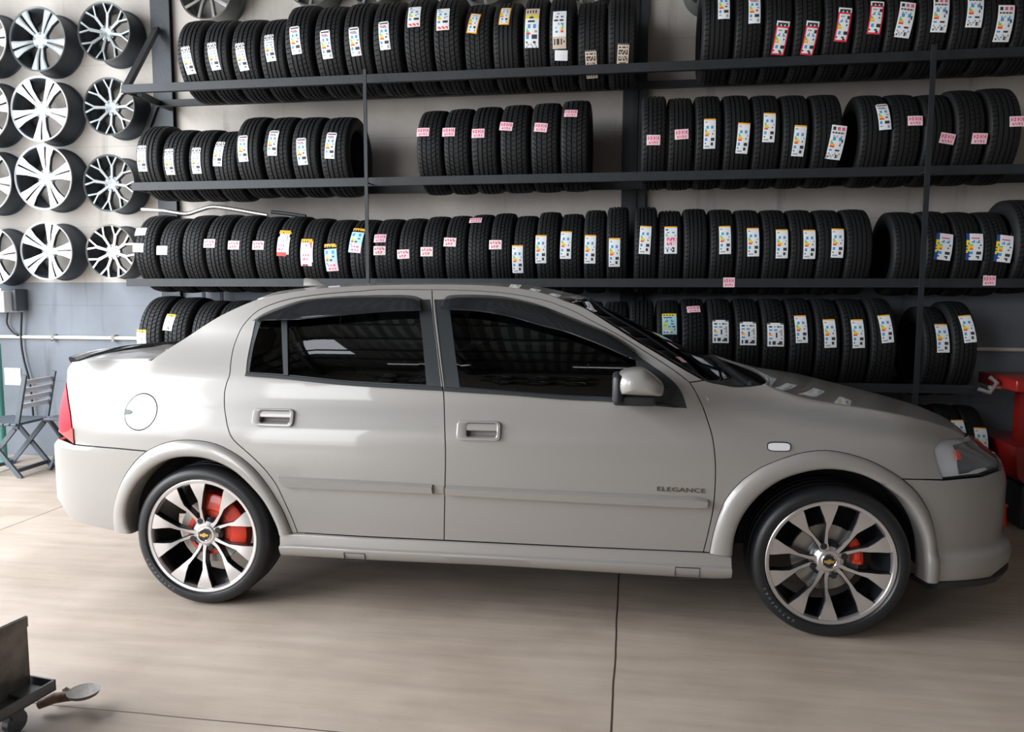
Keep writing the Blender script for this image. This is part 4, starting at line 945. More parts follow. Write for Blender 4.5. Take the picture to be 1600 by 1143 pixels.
PAT = {
 'EU': ["GwwwwwwwwG", "wkkkkkkkkw", "wwwwwwwwww", "wmmggmmwww", "wwggggggww", "wwwwwwwwww", "wwbbwwbbww", "wwbbwwbbww", "wewwwwwwww", "weewwwwggw", "wyyywwwwww", "wooowwkkww", "wrrrrwwwww", "wwwwwwwwww", "wbbwwkkkkw", "wbbwwkkkkw", "wwwwwwwwww", "wggwwwwggw", "wwwwwwwggw", "wwwwwwwwww"],
 'EUO': ["oooooooooo", "wwwwwwwwww", "wggwwwwwww", "wwwwwwwwww", "wwwwwwwwww", "wwbbwwbbww", "wwbbwwbbww", "wewwwwwwww", "weewwwwwgw", "wyyywwwwww", "woooowwkww", "wrrrwwwwww", "wwwwwwwwww", "wbbwwwkkkw", "wbbwwwkkkw", "wwwwwwwwww", "wkwwwwkkww", "wwwwwwkkww", "wggggwwwww", "wwwwwwwwww"],
 'BAR': ["GwGwwGwGwG", "wGwGwwGwGw", "GkGwkGGwkG", "wGwGwGwGww", "GwGGwGwGwG", "wwwwwwwwww", "wggggggggw", "wwwwwwwwww", "wwbbwwbbww", "wewwwwwwww", "weewwwwggw", "woooowwwww", "wrrrwwwkww", "wwwwwwwwww", "wbbwwkkkkw", "wbbwwkkkkw", "wwwwwwwwww", "wgwwwwkkww", "wwwwwwwwww", "wwwwwwwwww"],
 'RED': ["wwwwwwwwww", "wkkkkkkkkw", "wkkwkkwkkw", "RRRRRRRRRR", "RwwwwwwwwR", "RwgggwwkkR", "RwwwwwwkkR", "RwwbwwbwwR", "RwbbwwbbwR", "RewwwwwwwR", "ReewwwwkwR", "RyyywwwwwR", "RooowwwwwR", "RwwwwwwwwR", "RwbbwwkkkR", "RwbbwwkkkR", "RwwwwwwwwR", "RkwwwkkwwR", "RwwwwwkkwR", "RRRRRRRRRR"],
 'EUR': ["wwwwwwwwww", "wkkwwwwwww", "wwwwwwwwww", "wggggwwwww", "wwwwwwwwww", "wwbbwwbbww", "wwbbwwbbww", "wewwwwwwww", "weewwwwggw", "wyyywwkwww", "wooowwwwww", "wwwwwwwwww", "wbbwwkkkkw", "wbbwwkkkkw", "wwwwwwwwww", "wwwwwwwwww", "cccccccccc", "crrwrrwrrc", "cwrrwrrwrc", "cccccccccc"],
 'ORB': ["oooooooooo", "owwwwwwwwo", "owggggggwo", "owwwwwwwwo", "owwbwwbwwo", "owbbwwbbwo", "oewwwwwwwo", "oeewwwwgwo", "oyyywwwwwo", "ooowwwkwwo", "orrrwwwwwo", "owwwwwwwwo", "owbbwwkkwo", "owbbwwkkwo", "owwwwwwwwo", "owkwwwwkwo", "owwwwwwwwo", "oooooooooo"],
 'YEL': ["tttttttttt", "tktktktktt", "tktktktktt", "tttttttttt", "yyyyeyyyyy", "yyykkkyyyy", "wwwwwwwwww", "wwkkkkkwww", "wwwwwwwwww", "wwbbwwbbww", "wwbbwwbbww", "wewwwwwwww", "weewwwwggw", "wrrrwwwwww", "wbbwwkkkkw", "wbbwwkkkkw", "wwwwwwwwww", "wkwwwwkkww", "wwgwgwwgww", "wgwwwgwwgw"],
 'TANB': ["wwwwwwwwww", "wwwggwwwww", "wwwwwwwwww", "wwgkwwkgww", "wwwwwwwwww", "wkkkwkkkww", "wwwwwwwwww", "wwwwbwbbww", "wwwwwwweww", "wwgwwwyeww", "wwwwwwooww", "wwbbwwrrww", "wwwwwwwwww", "wwwwwwwwww", "tttttttttt", "tktkktkttt", "tktkktktkt", "tktkktkttt", "tttttttttt", "tttttttttt"],
 'TAN': ["GkGkGkGkGk", "tttttttttt", "tkktkkktkt", "tttttttttt", "tkkkktktkt", "tktktkktkt", "tkktkktkkt", "tttttttttt", "tGGtGtGGtt", "tGtGtGtGGt", "tkkktkktkt", "tttttttttt", "ttGGGGGGtt", "tkkkkkkkkt", "tttttttttt", "tkkttkkkkt", "tttttttttt", "tGtGtGtGtt", "tGtGtGtGtt", "tttttttttt"],
 'TRI': ["wwwwwwwwww", "wkkwmmwmmw", "wkkwmmwmmw", "cccccccccc", "wkgkgkgkgw", "wwwwwwwwww", "wwgwgwwgww", "wwbbwwbbww", "wwbbwwbbkw", "wewwwwwwkw", "weewwwwgww", "wooowwwkww", "wrrrwwwwww", "wwwwwwwwww", "wbbwwkkkww", "wwwwwwwwww", "wgwwwgwwgw", "wwgwgwkgww", "wkwgwwkgww", "wwwwwwwwww"],
 'LBL': ["YYYYYYYYYY", "YkYkYkYkYY", "LLLLLLLLLL", "LGGGGGGLLL", "LLLLLLLLLL", "LLLbLLbLLL", "LLbbLLbbLL", "LyyLLLLLLL", "LyyyLLGGLL", "LeeLLLLLLL", "LyyLbbLkkL", "LyyLLLLLLL", "LLLLyyLLGL", "LLwwwwLLLL", "LGLGLLGLLL", "LLLLLLLLLL"],
 'SQ': ["GGwwwwwwGG", "wwwwwwwwww", "wkkwgwkggw", "wwwwwwwwww", "wbbwbbwwgw", "wwwwwwwggw", "wrwwwkwwgw", "woowwkwwgw", "wwwwwkwwww", "wbbwwwwwgw", "wwwwwwwwww", "wkwkkwwkkw", "wkwkkwkkkw", "wwwwwwwwww"],
 'GY': ["NNwwwwwwww", "NNwcccccww", "NNwwwwwwww", "NNwmmmmmww", "NNwwwwwwww", "YYwwbwwbww", "YYwbbwbbww", "YNwwwwwwww", "YYeewwwwkw", "NYyywwwwww", "YYoowwwkww", "NYrrwwwwww", "YYwwwwwwww", "YNbbwwkkkw", "NNbbwwkkkw", "NNwwwwwwww", "NNkwwwkkww", "NNwwwwwkww", "NNwwwwwwww"],
 'P': ["pppppppppppp", "pmpmmpmpmpmp", "pmmpmpmmpmmp", "pmpmmpmpmpmp", "pppppppppppp", "ppmpmpmmpmpp", "ppmmpmpmpmpp", "pppppppppppp"],
 'Pc': ["cccccccccccc", "cmcmmcmcmmcc", "crrcmcrmcmrc", "cccccccccccc", "ccmcrmcrmccc", "ccrmcmcrcccc", "cccccccccccc"],
 'WN': ["wwwwwwwwwwww", "wwwwwwwwwwww", "wwcwwcwcwwww", "wwwwwwwwwwww", "wwwwwwwwwwww"],
 'OPK': ["ooooooooo.", "oookoooooo", ".wgwgwgww.", ".wgwwgwgw.", "wgwgwwwgww", "wwgwgwwgww", "wwwwgwwwww", "pppppppwww", "pmpmpmppww", "pppppppwww", "pmmpmppwww", "pppppppwww", "rrrrrrrrww", "rrrrrrrr.."],
 'OPB': ["ooooooooo.", "okokokoooo", "..........", "LLLLLLLLLL", "LbbLLLbbLL", "LbbwLLbbLL", "LLLwwLLLLL", "LyyLLLGGLL", "LooLLLLLLL", "LrrLkkLLLL", "LLLLLLLLLL", "LbpppppppL", "Lpmpmpmmpp", "Lppppppppp", "Lpmmpmpmpp", "Lppppppppp"],
 'OPW': ["ooooooooo.", "okokokoooo", "wwcwwcwmrw", "wccwkwcwrw", "wwcwwcwwmw", "wcwwcwwcww", "wwwwwwwwww", "wpppppppww", "wpmpmpmpww", "wpppppppww", "wpmmpmppww", "wwwwwwwwww", "ccccccccc.", "cmkmkmccc."],
 'EUP': ["oooooooooo", "wwwwwwwwww", "wkkwwwwwww", "wwwwwwwwww", "wwbbwwbbww", "wewwwwwwww", "weewwwwwgw", "wpppppppww", "wpmmpmmmpp", "wpmpmmpmpp", "wppppppppp", "wpmpmmpppp", "wpmmpmppww", "wwwwwwwwww", "wbwbwwkkww", "wwkwwkwkww", "wwkwwwkkww", "wwwwwwwwww"],
 'OW': ["oooooooooo", "oookokkooo", "wwwwwwwwww", "wgwrwwgwww", "wwgwwwwgww", "wwwwrwgwww", "wgwwwkwwww", "wwgwwwwgww", "wwwwwwwwww", "wkwwgkwwww", "wwwwwkkwww", "wwwwwwwwww"],
}
SZ = {'EU': (.068, .178), 'EUO': (.070, .182), 'BAR': (.066, .178), 'RED': (.074, .190), 'EUR': (.082, .155), 'ORB': (.066, .145), 'YEL': (.086, .255), 'TANB': (.084, .235), 'TAN': (.070, .185),
      'TRI': (.086, .200), 'LBL': (.090, .150), 'SQ': (.098, .150), 'GY': (.092, .160), 'P': (.082, .060), 'Pc': (.082, .060), 'WN': (.080, .062), 'OPK': (.086, .185), 'OPB': (.086, .185), 'OPW': (.086, .185), 'EUP': (.078, .180), 'OW': (.070, .125)}
_ST = {}
def sticker_mesh(kind, r, k=1.0):
    key = (kind, round(r, 3), k)
    if key in _ST: return _ST[key]
    rows = PAT[kind]; ny = len(rows); nx = len(rows[0]); w, Lh = SZ[kind]; w *= k; Lh *= k; v = []; f = []; mi = []; used = sorted(set(''.join(rows))-{'.'})
    R_ = r+.0030
    for j in range(ny+1):
        a = Lh/R_*(.5-j/ny)
        for i in range(nx+1):
            x = w*(i/nx-.5); v.append((x, -(R_-.002*abs(2*i/nx-1)**2)*math.cos(a), R_*math.sin(a)))
    for j in range(ny):
        for i in range(nx):
            c = rows[j][i]
            if c == '.': continue
            f.append((j*(nx+1)+i, (j+1)*(nx+1)+i, (j+1)*(nx+1)+i+1, j*(nx+1)+i+1)); mi.append(used.index(c))
    me = bpy.data.meshes.new('paper_label'); me.from_pydata(v, [], f)
    for c in used: me.materials.append(M['ink_'+c])
    me.polygons.foreach_set('material_index', mi); me.update(); _ST[key] = me; return me
SN_ = {'EU': 'long white size label', 'EUO': 'orange-topped white label', 'BAR': 'white label under black bars', 'RED': 'white label with red border', 'EUR': 'white label with pink-red foot', 'ORB': 'small orange-edged label',
       'YEL': 'tall label with tan-yellow top', 'TANB': 'tall white label with tan foot', 'TAN': 'tan printed label', 'TRI': 'wide densely printed label', 'LBL': 'light blue label with yellow top', 'SQ': 'broad white label', 'GY': 'navy-and-yellow edged label',
       'P': 'small pink price note', 'Pc': 'small cream-pink price note', 'WN': 'small white note', 'OPK': 'pink-red note over label', 'OPB': 'orange-topped blue label', 'OPW': 'orange-topped cream label', 'EUP': 'pink note over white label', 'OW': 'short orange-headed label'}
ORD = ['first', 'second', 'third', 'fourth', 'fifth', 'sixth', 'seventh', 'eighth', 'ninth', 'tenth', 'eleventh', 'twelfth', 'thirteenth', 'fourteenth', 'fifteenth', 'sixteenth', 'seventeenth', 'eighteenth', 'nineteenth', 'twentieth', 'twenty-first', 'twenty-second', 'twenty-third', 'twenty-fourth', 'twenty-fifth', 'twenty-sixth', 'twenty-seventh', 'twenty-eighth', 'twenty-ninth', 'thirtieth']
def solve_r(X, top, h):
    lo, hi = .24, .38
    for _ in range(30):
        r = (lo+hi)/2; zc = h+BH+.0012+math.sqrt(r*r-GAP*GAP)
        ty = min(project(Vector((X, YC-r*math.cos(a), zc+r*math.sin(a))))[1] for a in np.linspace(.9, 2.0, 12))
        if ty > top: lo = r
        else: hi = r
    return r
tyre_count = 0
ROWS = []
def row(h, items, kinds, where, group, plain=None):
    """items: (px of tread centre at mid height, px of tyre top, [(sticker kind, px, py, tilt deg)])"""
    zc0 = h+BH+.22; xs = []
    for (px, top, st) in items:
        pm = project(Vector((atY(px, 300, YC-.3).x, YC-.3, zc0)))[1]; xs.append(atY(px, pm, YC-.3).x)
    ROWS.append((h, items, kinds, where, group, plain, xs))
def build_row(h, items, kinds, where, group, plain, xs):
    global tyre_count
    allx = sorted(x for R_ in ROWS if R_[0] == h for x in R_[6])
    for i, (px, top, st) in enumerate(items):
        X = xs[i]; r = solve_r(X, top, h) if top is not None else .30
        gaps = [abs(x-X) for x in allx if abs(x-X) > 1e-6]; w = min(.225, min(gaps)*.968)
        if w < .12: print('THIN', where, i, round(w, 3))
        kd = kinds[i % len(kinds)]
        t = bpy.data.objects.new('tyre', TM[kd]); COL.objects.link(t); zc = h+BH+.0012+math.sqrt(r*r-GAP*GAP)
        t.location = (X, YC, zc); t.scale = (w/.192, r/.30, r/.30)
        desc = ('two small notes' if len(st) > 1 and st[0][0] != 'TANB' else SN_[st[0][0]]) if st else ''
        art = 'tyre with ' + desc if st else 'unlabelled black tyre'
        lab = '%s, %s from left %s' % (art, ORD[i], where)
        if len(lab.split()) > 16: print('LONG', lab)
        if plain and not st: lab = plain
        tag(t, lab, 'tyre', group if not (plain and not st) else group+' without labels')
        for (kind, sx, sy, tilt) in st:
            # find the angle on the tread whose image row is sy
            best = min(np.linspace(-1.3, 1.4, 271), key=lambda a: abs(project(Vector((X, YC-r*math.cos(a), zc+r*math.sin(a))))[1]-sy))
            P = Vector((X, YC-r*math.cos(best), zc+r*math.sin(best)))
            dx = atY(sx, sy, P.y).x-X; lim = w/2-SZ[kind][0]*.45; dx = min(max(dx, -lim), lim)
            o = bpy.data.objects.new('paper_label', sticker_mesh(kind, r)); COL.objects.link(o); o.parent = t
            Mx = Matrix.Rotation(-best, 4, 'X') @ Matrix.Rotation(math.radians(tilt), 4, 'Y')
            sc = Matrix.Diagonal((.192/w, .30/r, .30/r, 1))
            o.matrix_parent_inverse = Matrix(); o.matrix_basis = sc @ Matrix.Translation((dx, 0, 0)) @ Mx
        tyre_count += 1
R1 = [(290, 32, [('BAR', 293, 94, -7)]), (332, 32, [('BAR', 333, 87, -6)]), (376, 31, [('BAR', 377, 88, -6)]), (420, 30, [('BAR', 421, 74, -6)]), (463, 9, [('EU', 461, 62, -5)]), (510, 10, [('EU', 509, 69, -4)]), (556, 5, [('EU', 554, 64, -4)]), (602, 3, [('EU', 600, 55, -4)]),
      (651, -2, [('EUR', 647, 25, -2)]), (697, -3, [('EUR', 692, 29, -2)]), (744, 7, [('ORB', 740, 35, 9)]), (789, 5, [('ORB', 789, 24, 3)]), (835, -2, [('YEL', 831, 41, 1)]), (876, -4, [('TANB', 874, 45, 0), ('WN', 877, 87, 3)]), (924, 3, [('TAN', 924, 102, -2)]), (972, -4, [('TAN', 973, 92, 3)])]
row(HB[0], R1, ['rib', 'rib', 'asym', 'rib', 'asym', 'asym', 'rib', 'asym', 'block', 'block', 'block', 'rib'], 'on top rail left bay', 'tyres on the top rail, left bay')
R1b = [(1122, -22, [('EU', 1131, 8, 0)]), (1172, -22, [('EU', 1179, 14, 0)]), (1219, -22, [('RED', 1220, 60, 7)]), (1266, -22, [('RED', 1266, 60, 7)]), (1314, -24, [('RED', 1318, 38, 6)]), (1363, -24, [('RED', 1369, 27, 6)]), (1412, -26, [('TRI', 1415, 30, 9)]), (1464, -26, [('TRI', 1470, 22, 4)]), (1516, -28, [('TRI', 1525, 15, 4)]), (1566, -28, [('TRI', 1570, 37, 3)]), (1618, -30, [])]
row(HB[0], R1b, ['rib', 'asym'], 'on top rail right bay', 'tyres on the top rail, right bay')
R2 = [(222, 197, [('BAR', 221, 247, 0)]), (262, 203, [('BAR', 264, 252, -1)]), (303, 203, [('BAR', 306, 250, 0)]), (342, 205, [('BAR', 341, 239, 3)]), (382, 183, [('EU', 379, 231, -2)]), (427, 183, [('EU', 426, 222, 2)]), (471, 183, [('EU', 471, 236, -3)]), (517, 183, [('EU', 516, 226, 4)])]
row(HB[1], R2, ['rib', 'asym', 'rib', 'asym'], 'on second rail left bay', 'tyres on the second rail, left bay')
R2b = [(668, 173, [('P', 661, 206, 0)]), (711, 170, [('P', 701, 206, 0)]), (755, 167, [('P', 747, 208, 0)]), (802, 164, [('P', 791, 197, 6)]), (850, 161, [('P', 845, 199, 6)]), (897, 157, [('P', 892, 177, 3)])]
row(HB[1], R2b, ['block', 'block', 'asym', 'block'], 'on second rail middle bay', 'tyres on the second rail, middle bay')
R2c = [(1022, 150, [('P', 1021, 219, 1)]), (1064, 153, [('P', 1065, 210, -2)]), (1108, 150, [('EUO', 1109, 208, 0)]), (1154, 149, [('EUO', 1161, 216, 4)]), (1200, 149, [('EUO', 1202, 198, 3)]), (1246, 149, [('EUO', 1249, 220, 4)]), (1296, 148, [('TRI', 1308, 223, 8)])]
row(HB[1], R2c, ['asym', 'rib'], 'on second rail right of column', 'tyres on the second rail, right of the column')
R2d = [(1370, 149, [('EU', 1381, 181, -4)]), (1420, 148, [('P', 1430, 189, 1)]), (1471, 148, [('P', 1483, 217, 10)]), (1521, 141, [('P', 1540, 217, 2)]), (1576, 138, [('P', 1590, 190, 0)])]
row(HB[1], R2d, ['rib', 'asym'], 'of five at second rail right end', 'tyres at the right end of the second rail')
R3 = [(222, 336, [('WN', 214, 362, -3), ('WN', 211, 387, 2)]), (258, 341, [('WN', 251, 391, 1)]), (296, 336, []), (333, 335, [('Pc', 327, 380, 1)]), (371, 336, [('Pc', 365, 383, 1)]), (409, 338, [('Pc', 402, 383, 1)]), (446, 338, [('OPK', 443, 379, 3)]), (483, 341, [('OPW', 479, 394, 1)]), (521, 343, [('OPB', 517, 402, -3)]), (559, 343, [('OPB', 557, 374, 5)]),
      (598, 342, [('P', 594, 372, -1), ('Pc', 593, 391, 0)]), (636, 341, [('Pc', 630, 397, -2)]), (673, 338, [('Pc', 666, 393, 0)]), (709, 337, [('Pc', 701, 378, 2)]), (745, 335, [('P', 741, 344, -2)]), (781, 333, [('Pc', 774, 382, 0)]), (817, 337, [('EUO', 808, 405, 0)]), (854, 331, [('EUO', 845, 389, 0)]), (891, 334, [('EUO', 884, 382, 1)]), (928, 328, [('EUO', 922, 389, 1)]), (964, 323, [('EUO', 960, 394, 0)])]
row(HB[2], R3, ['block', 'block', 'block', 'asym', 'block', 'block'], 'on third rail left of column', 'tyres on the third rail, left of the column')
R3b = [(1009, 323, [('EUO', 1008, 374, 3)]), (1048, 329, [('EUP', 1048, 374, 0)]), (1088, 326, []), (1130, 327, [('EUO', 1133, 374, -1)]), (1172, 328, [('EUO', 1177, 377, -1)]), (1214, 328, [('EUO', 1222, 380, 0)]), (1257, 328, [('EUO', 1265, 381, 0)]), (1301, 328, [('EUO', 1309, 379, 2)]), (1347, 327, [])]
row(HB[2], R3b, ['rib', 'asym'], 'on third rail right of column', 'tyres on the third rail, right of the column')
R3c = [(1424, 331, []), (1473, 330, [('GY', 1475, 385, 7)]), (1519, 331, [('GY', 1523, 385, 2)]), (1565, 331, [('GY', 1570, 388, 7)]), (1618, 312, [])]
row(HB[2], R3c, ['rib', 'asym'], 'at third rail right end', 'tyres at the right end of the third rail')
R4 = [(232, 462, [('OW', 221, 529, 0)]), (272, 464, [('OW', 264, 503, 4)]), (312, 469, []), (350, 469, []), (388, 470, [])]
row(HB[3], R4, ['block', 'block', 'block'], 'on fourth rail behind the boot', 'tyres on the fourth rail behind the boot')
R4b = [(880, 470, []), (920, 470, []), (961, 470, []), (1002, 468, []), (1044, 468, [('LBL', 1046, 505, -1)]), (1084, 466, [('P', 1084, 483, -4)]), (1126, 466, [('SQ', 1126, 517, 0)]), (1169, 466, [('SQ', 1169, 520, 0)]), (1211, 466, [('SQ', 1212, 522, 0)]), (1253, 465, [('EUO', 1252, 513, -2)]), (1295, 466, [('EUO', 1297, 520, -2)]), (1338, 466, [('EUO', 1341, 520, -2)]), (1382, 465, [('EUO', 1385, 512, -5)])]
row(HB[3], R4b, ['block', 'asym', 'block', 'rib'], 'on fourth rail behind windscreen', 'tyres on the fourth rail behind the windscreen')
R4c = [(1467, 478, [('EUO', 1473, 527, -1)]), (1510, 470, [('EUO', 1513, 512, -5)])]
row(HB[3], R4c, ['block', 'asym'], 'of pair at fourth rail right end', 'pair at the right end of the fourth rail')
R5 = [(1190, 630, []), (1234, 630, []), (1278, 630, []), (1322, 630, []), (1366, 630, []), (1410, 630, []), (1454, 630, []), (1496, 630, [('EUO', 1503, 676, -2)]), (1533, 632, [('EUO', 1534, 690, 1)])]  # unlabelled tyres are added to keep the gap behind the bonnet dark
row(HB[4], R5, ['rib', 'asym'], 'on lowest rail', 'tyres on the lowest rail', plain='unlabelled black tyre added to darken the lowest rail')
for R_ in ROWS: build_row(*R_)
print('tyres', tyre_count)
# price tags on the third rail
for k_, (px, py, w_) in enumerate(((1139, 441, 'below the tyre gap right of the column'), (1546, 438, 'at the right end of the rail'))):
    p = atY(px, py, YS-.006); mb = MB(); rows = PAT['P']
    used = 'pm'; v = []; f = []; mi = []
    for j in range(9):
        for i in range(13): v.append((.070*(i/12-.5), 0, .060*(.5-j/8)))
    for j in range(8):
        for i in range(12): f.append((j*13+i, (j+1)*13+i, (j+1)*13+i+1, j*13+i+1)); mi.append(used.index(rows[j][i]))
    n0 = len(v); v += [(a, b+.0008, c) for a, b, c in v]; f += [tuple(reversed([q+n0 for q in x])) for x in f[:]]; mi += [0]*(len(f)-len(mi))
    t = new('price_tag', v, f, ['ink_p', 'ink_m'], None, mi); t.location = (p.x, YS-.0055, p.z); tag(t, 'pink price tag on third rail %s' % w_, 'tag', 'price tags on the third rail')

# ------------------------------------------------------------------ alloy wheels on the wall
def disp_wheel(kind, mface, mbar, name='alloy_wheel'):
    R = .235; mb = MB()
    mb.lathe([(.012, R-.004), (0, R), (-.003, R-.003), (.004, R-.014), (.02, R-.022), (.07, R-.034), (.17, R-.03), (.195, R-.012), (.20, R), (.195, R+.002), (.185, R-.01), (.16, R-.018), (.05, R-.02), (.012, R-.004)], 64, m=[0, 0, 0, 1, 1, 1, 1, 1, 1, 1, 1, 1, 1])
    w = mb.build(name, [mface, mbar], None, smooth=35)
    sp = MB()
    def spoke(pts, y0, m=0):
        vs = []; fs = []
        for (r, a, wd, y) in pts:
            c, s_ = math.cos(a), math.sin(a)
            for q, yy in ((-wd, y+.03), (-wd, y+.003), (-wd*.7, y), (wd*.7, y), (wd, y+.003), (wd, y+.03)): vs.append((r*c-q*s_, yy, r*s_+q*c))
        for i in range(len(pts)-1):
            for j in range(5): fs.append((i*6+j, i*6+j+1, (i+1)*6+j+1, (i+1)*6+j))
        sp.add(vs, fs, [0 if j in (1, 2, 3) else 1 for i in range(len(pts)-1) for j in range(5)])
    if kind == 'twin':
        for k in range(5):
            a = PI/2+2*PI*k/5
            for sg in (-1, 1): spoke([(.04, a+sg*.25, .011, .035), (.09, a+sg*.19, .014, .02), (.15, a+sg*.165, .019, .008), (R-.012, a+sg*.175, .031, .003)], 0)
        sp.lathe([(.06, .06), (.03, .058), (.028, .03), (.03, .001)], 30)
    elif kind == 'fork':
        for k in range(8):
            a = PI/2+2*PI*k/8
            spoke([(.035, a, .014, .03), (.10, a, .013, .02), (.14, a, .016, .014)], 0)
            for sg in (-1, 1): spoke([(.135, a, .010, .0145), (.17, a+sg*.10, .009, .009), (R-.01, a+sg*.19, .010, .003)], 0)
        sp.lathe([(.06, .07), (.036, .066), (.03, .04), (.032, .03), (.036, .001)], 30)
    else:
        for k in range(5):
            a = PI/2+2*PI*k/5
            for sg in (-1, 1): spoke([(.035, a+sg*.12, .012, .03), (.10, a+sg*.2, .012, .018), (.16, a+sg*.28, .012, .01), (R-.01, a+sg*.33, .014, .003)], 0)
        sp.lathe([(.06, .06), (.034, .056), (.03, .03), (.032, .001)], 30)
    for k in range(5):
        t = PI/2+2*PI*(k+.5)/5; v0 = len(sp.v); sp.lathe([(.027, .010), (.0275, .001)], 12, m=1)
        for i in range(v0, len(sp.v)): a = sp.v[i]; sp.v[i] = (a[0]+.05*math.cos(t), a[1], a[2]+.05*math.sin(t))
    sp.build('spokes', [mface, mbar], w, smooth=30); return w
protoA = disp_wheel('twin', 'white_alloy', 'barrel'); protoA2 = disp_wheel('twin', 'grey_alloy', 'barrel'); protoB = disp_wheel('fork', 'silver_alloy', 'barrel'); protoB2 = disp_wheel('fork', 'grey_alloy', 'barrel'); protoC = disp_wheel('ycut', 'silver_alloy', 'grey_alloy')
used_p = set()
RN = ['top row', 'second row', 'third row', 'bottom row']
def put(proto, px, py, hpx, rot, label, group, yf=None):
    yf = RY1-.202 if yf is None else yf
    w = proto if proto.name not in used_p else copy_tree(proto); used_p.add(proto.name)
    p = atY(px, py, yf); zc_ = (p-CO).dot(CW); R_ = hpx/2*zc_/F*.985
    k = R_/.235; w.location = p; w.scale = (k, 1, k); w.rotation_euler = (0, rot, 0); tag(w, label, 'alloy wheel', group)
    return w
G1 = 'alloy wheels hung in rows on the left wall'
for i, (x, y, h_, rt, pr) in enumerate(((58, 61, 100, .62, protoA2), (61, 170, 102, .62, protoA), (67, 277, 102, .12, protoA), (72, 392, 92, .30, protoA))):
    put(pr, x, y, h_, rt, ('grey' if pr is protoA2 else 'white') + ' twin-spoke alloy wheel in the middle column on the left wall, %s' % RN[i], G1)
for i, (x, y, h_, rt) in enumerate(((-34, 61, 100, .3), (-31, 172, 102, .1), (-27, 282, 102, .5), (-14, 400, 92, .2))):
    put(protoA, x, y, h_, rt, 'white alloy wheel cut off by the left picture edge, %s' % RN[i], G1)
for i, (x, y, h_, rt, pr) in enumerate(((162, 49, 92, .2, protoB2), (170, 166, 90, .0, protoB2), (170, 286, 90, .15, protoB2), (172, 393, 86, .3, protoB))):
    put(pr, x, y, h_, rt, ('dull grey' if pr is protoB2 else 'polished') + ' forked-spoke alloy wheel nearest the rack, left wall, %s' % RN[i], G1)
G2 = 'silver alloy wheels hung above the top rail'
for i, (x, y, h_, wh) in enumerate(((320, -16, 92, 'above the first two tyres of the top rail'), (483, -34, 84, 'above the fifth tyre of the top rail'), (577, -36, 84, 'above the seventh tyre of the top rail'), (757, -38, 90, 'above the eleventh tyre of the top rail'), (918, -40, 90, 'above the fifteenth tyre of the top rail'), (1112, -30, 84, 'in the gap right of the dark column'))):
    put(protoC, x, y, h_, .3*i, 'silver alloy wheel hung on the wall %s' % wh, G2)

# ------------------------------------------------------------------ things by the left wall
p0 = atY(-60, 529, 5.60); p1 = atY(1598, 541, 5.60); p1.z = p0.z = (p0.z+p1.z)/2
cnd = MB().tube([p0, (p1.x+.6, p1.y, p1.z)], .014, 10).build('conduit_pipe', 'pvc', smooth=40); tag(cnd, 'cream horizontal conduit pipe clipped along the grey lower wall', 'pipe')
for px in (84, 178): q = atY(px, 529, 5.60); MB().box((q.x-.012, 5.582, p0.z-.028), (q.x+.012, 5.62, p0.z+.028)).build('pipe_clip', 'chrome', cnd)
q = atY(3, 466, 5.45); bx = MB().bevbox((q.x-.20, 5.41, q.z-.11), (q.x+.05, 5.619, q.z+.06), .01).build('switch_box', 'whitebox', smooth=40); tag(bx, 'white electrical box on the wall at the left picture edge', 'switch box')
MB().box((q.x-.17, 5.406, q.z-.08), (q.x+.035, 5.4105, q.z+.08)).build('box_cover', 'whitebox', bx)
q2 = atY(29, 463, 5.59); bx2 = MB().bevbox((q2.x+.008, 5.49, q2.z-.115), (q2.x+.06, 5.619, q2.z+.06), .01).build('motor_housing', 'grey_wood', smooth=40); tag(bx2, 'dark grey box mounted on the wall beside the white box', 'box')
a = [atY(34, 488, 5.57), atY(33, 530, 5.59), atY(37, 560, 5.59), atY(47, 600, 5.59), atY(52, 650, 5.59)]
cb_ = MB().tube([tuple(x) for x in cr([tuple(v) for v in a], 5)], .008, 8).build('hanging_cable', 'cable', smooth=50); tag(cb_, 'black cable hanging down the grey wall from the dark box', 'cable', 'cables on the left wall')
a = [atY(12, 488, 5.57), atY(11, 505, 5.59), atY(19, 518, 5.59), atY(28, 524, 5.575)]
cb2 = MB().tube([tuple(x) for x in cr([tuple(v) for v in a], 5)], .007, 8).build('hanging_cable', 'cable', smooth=50); tag(cb2, 'short black cable curving from the white box toward the pipe', 'cable', 'cables on the left wall')
gp = atY(-2, 620, 5.3); g_ = MB().tube([(gp.x, gp.y, 0), (gp.x, gp.y, .95)], .035, 16).lathe([(0, .001), (0, .09), (.03, .09), (.035, .04)], 20, axis='z').build('green_post', 'green', smooth=40)
for v in g_.data.vertices[-80:]: v.co.x += gp.x; v.co.y += gp.y
tag(g_, 'green metal post at the left picture edge beside the chairs', 'post')
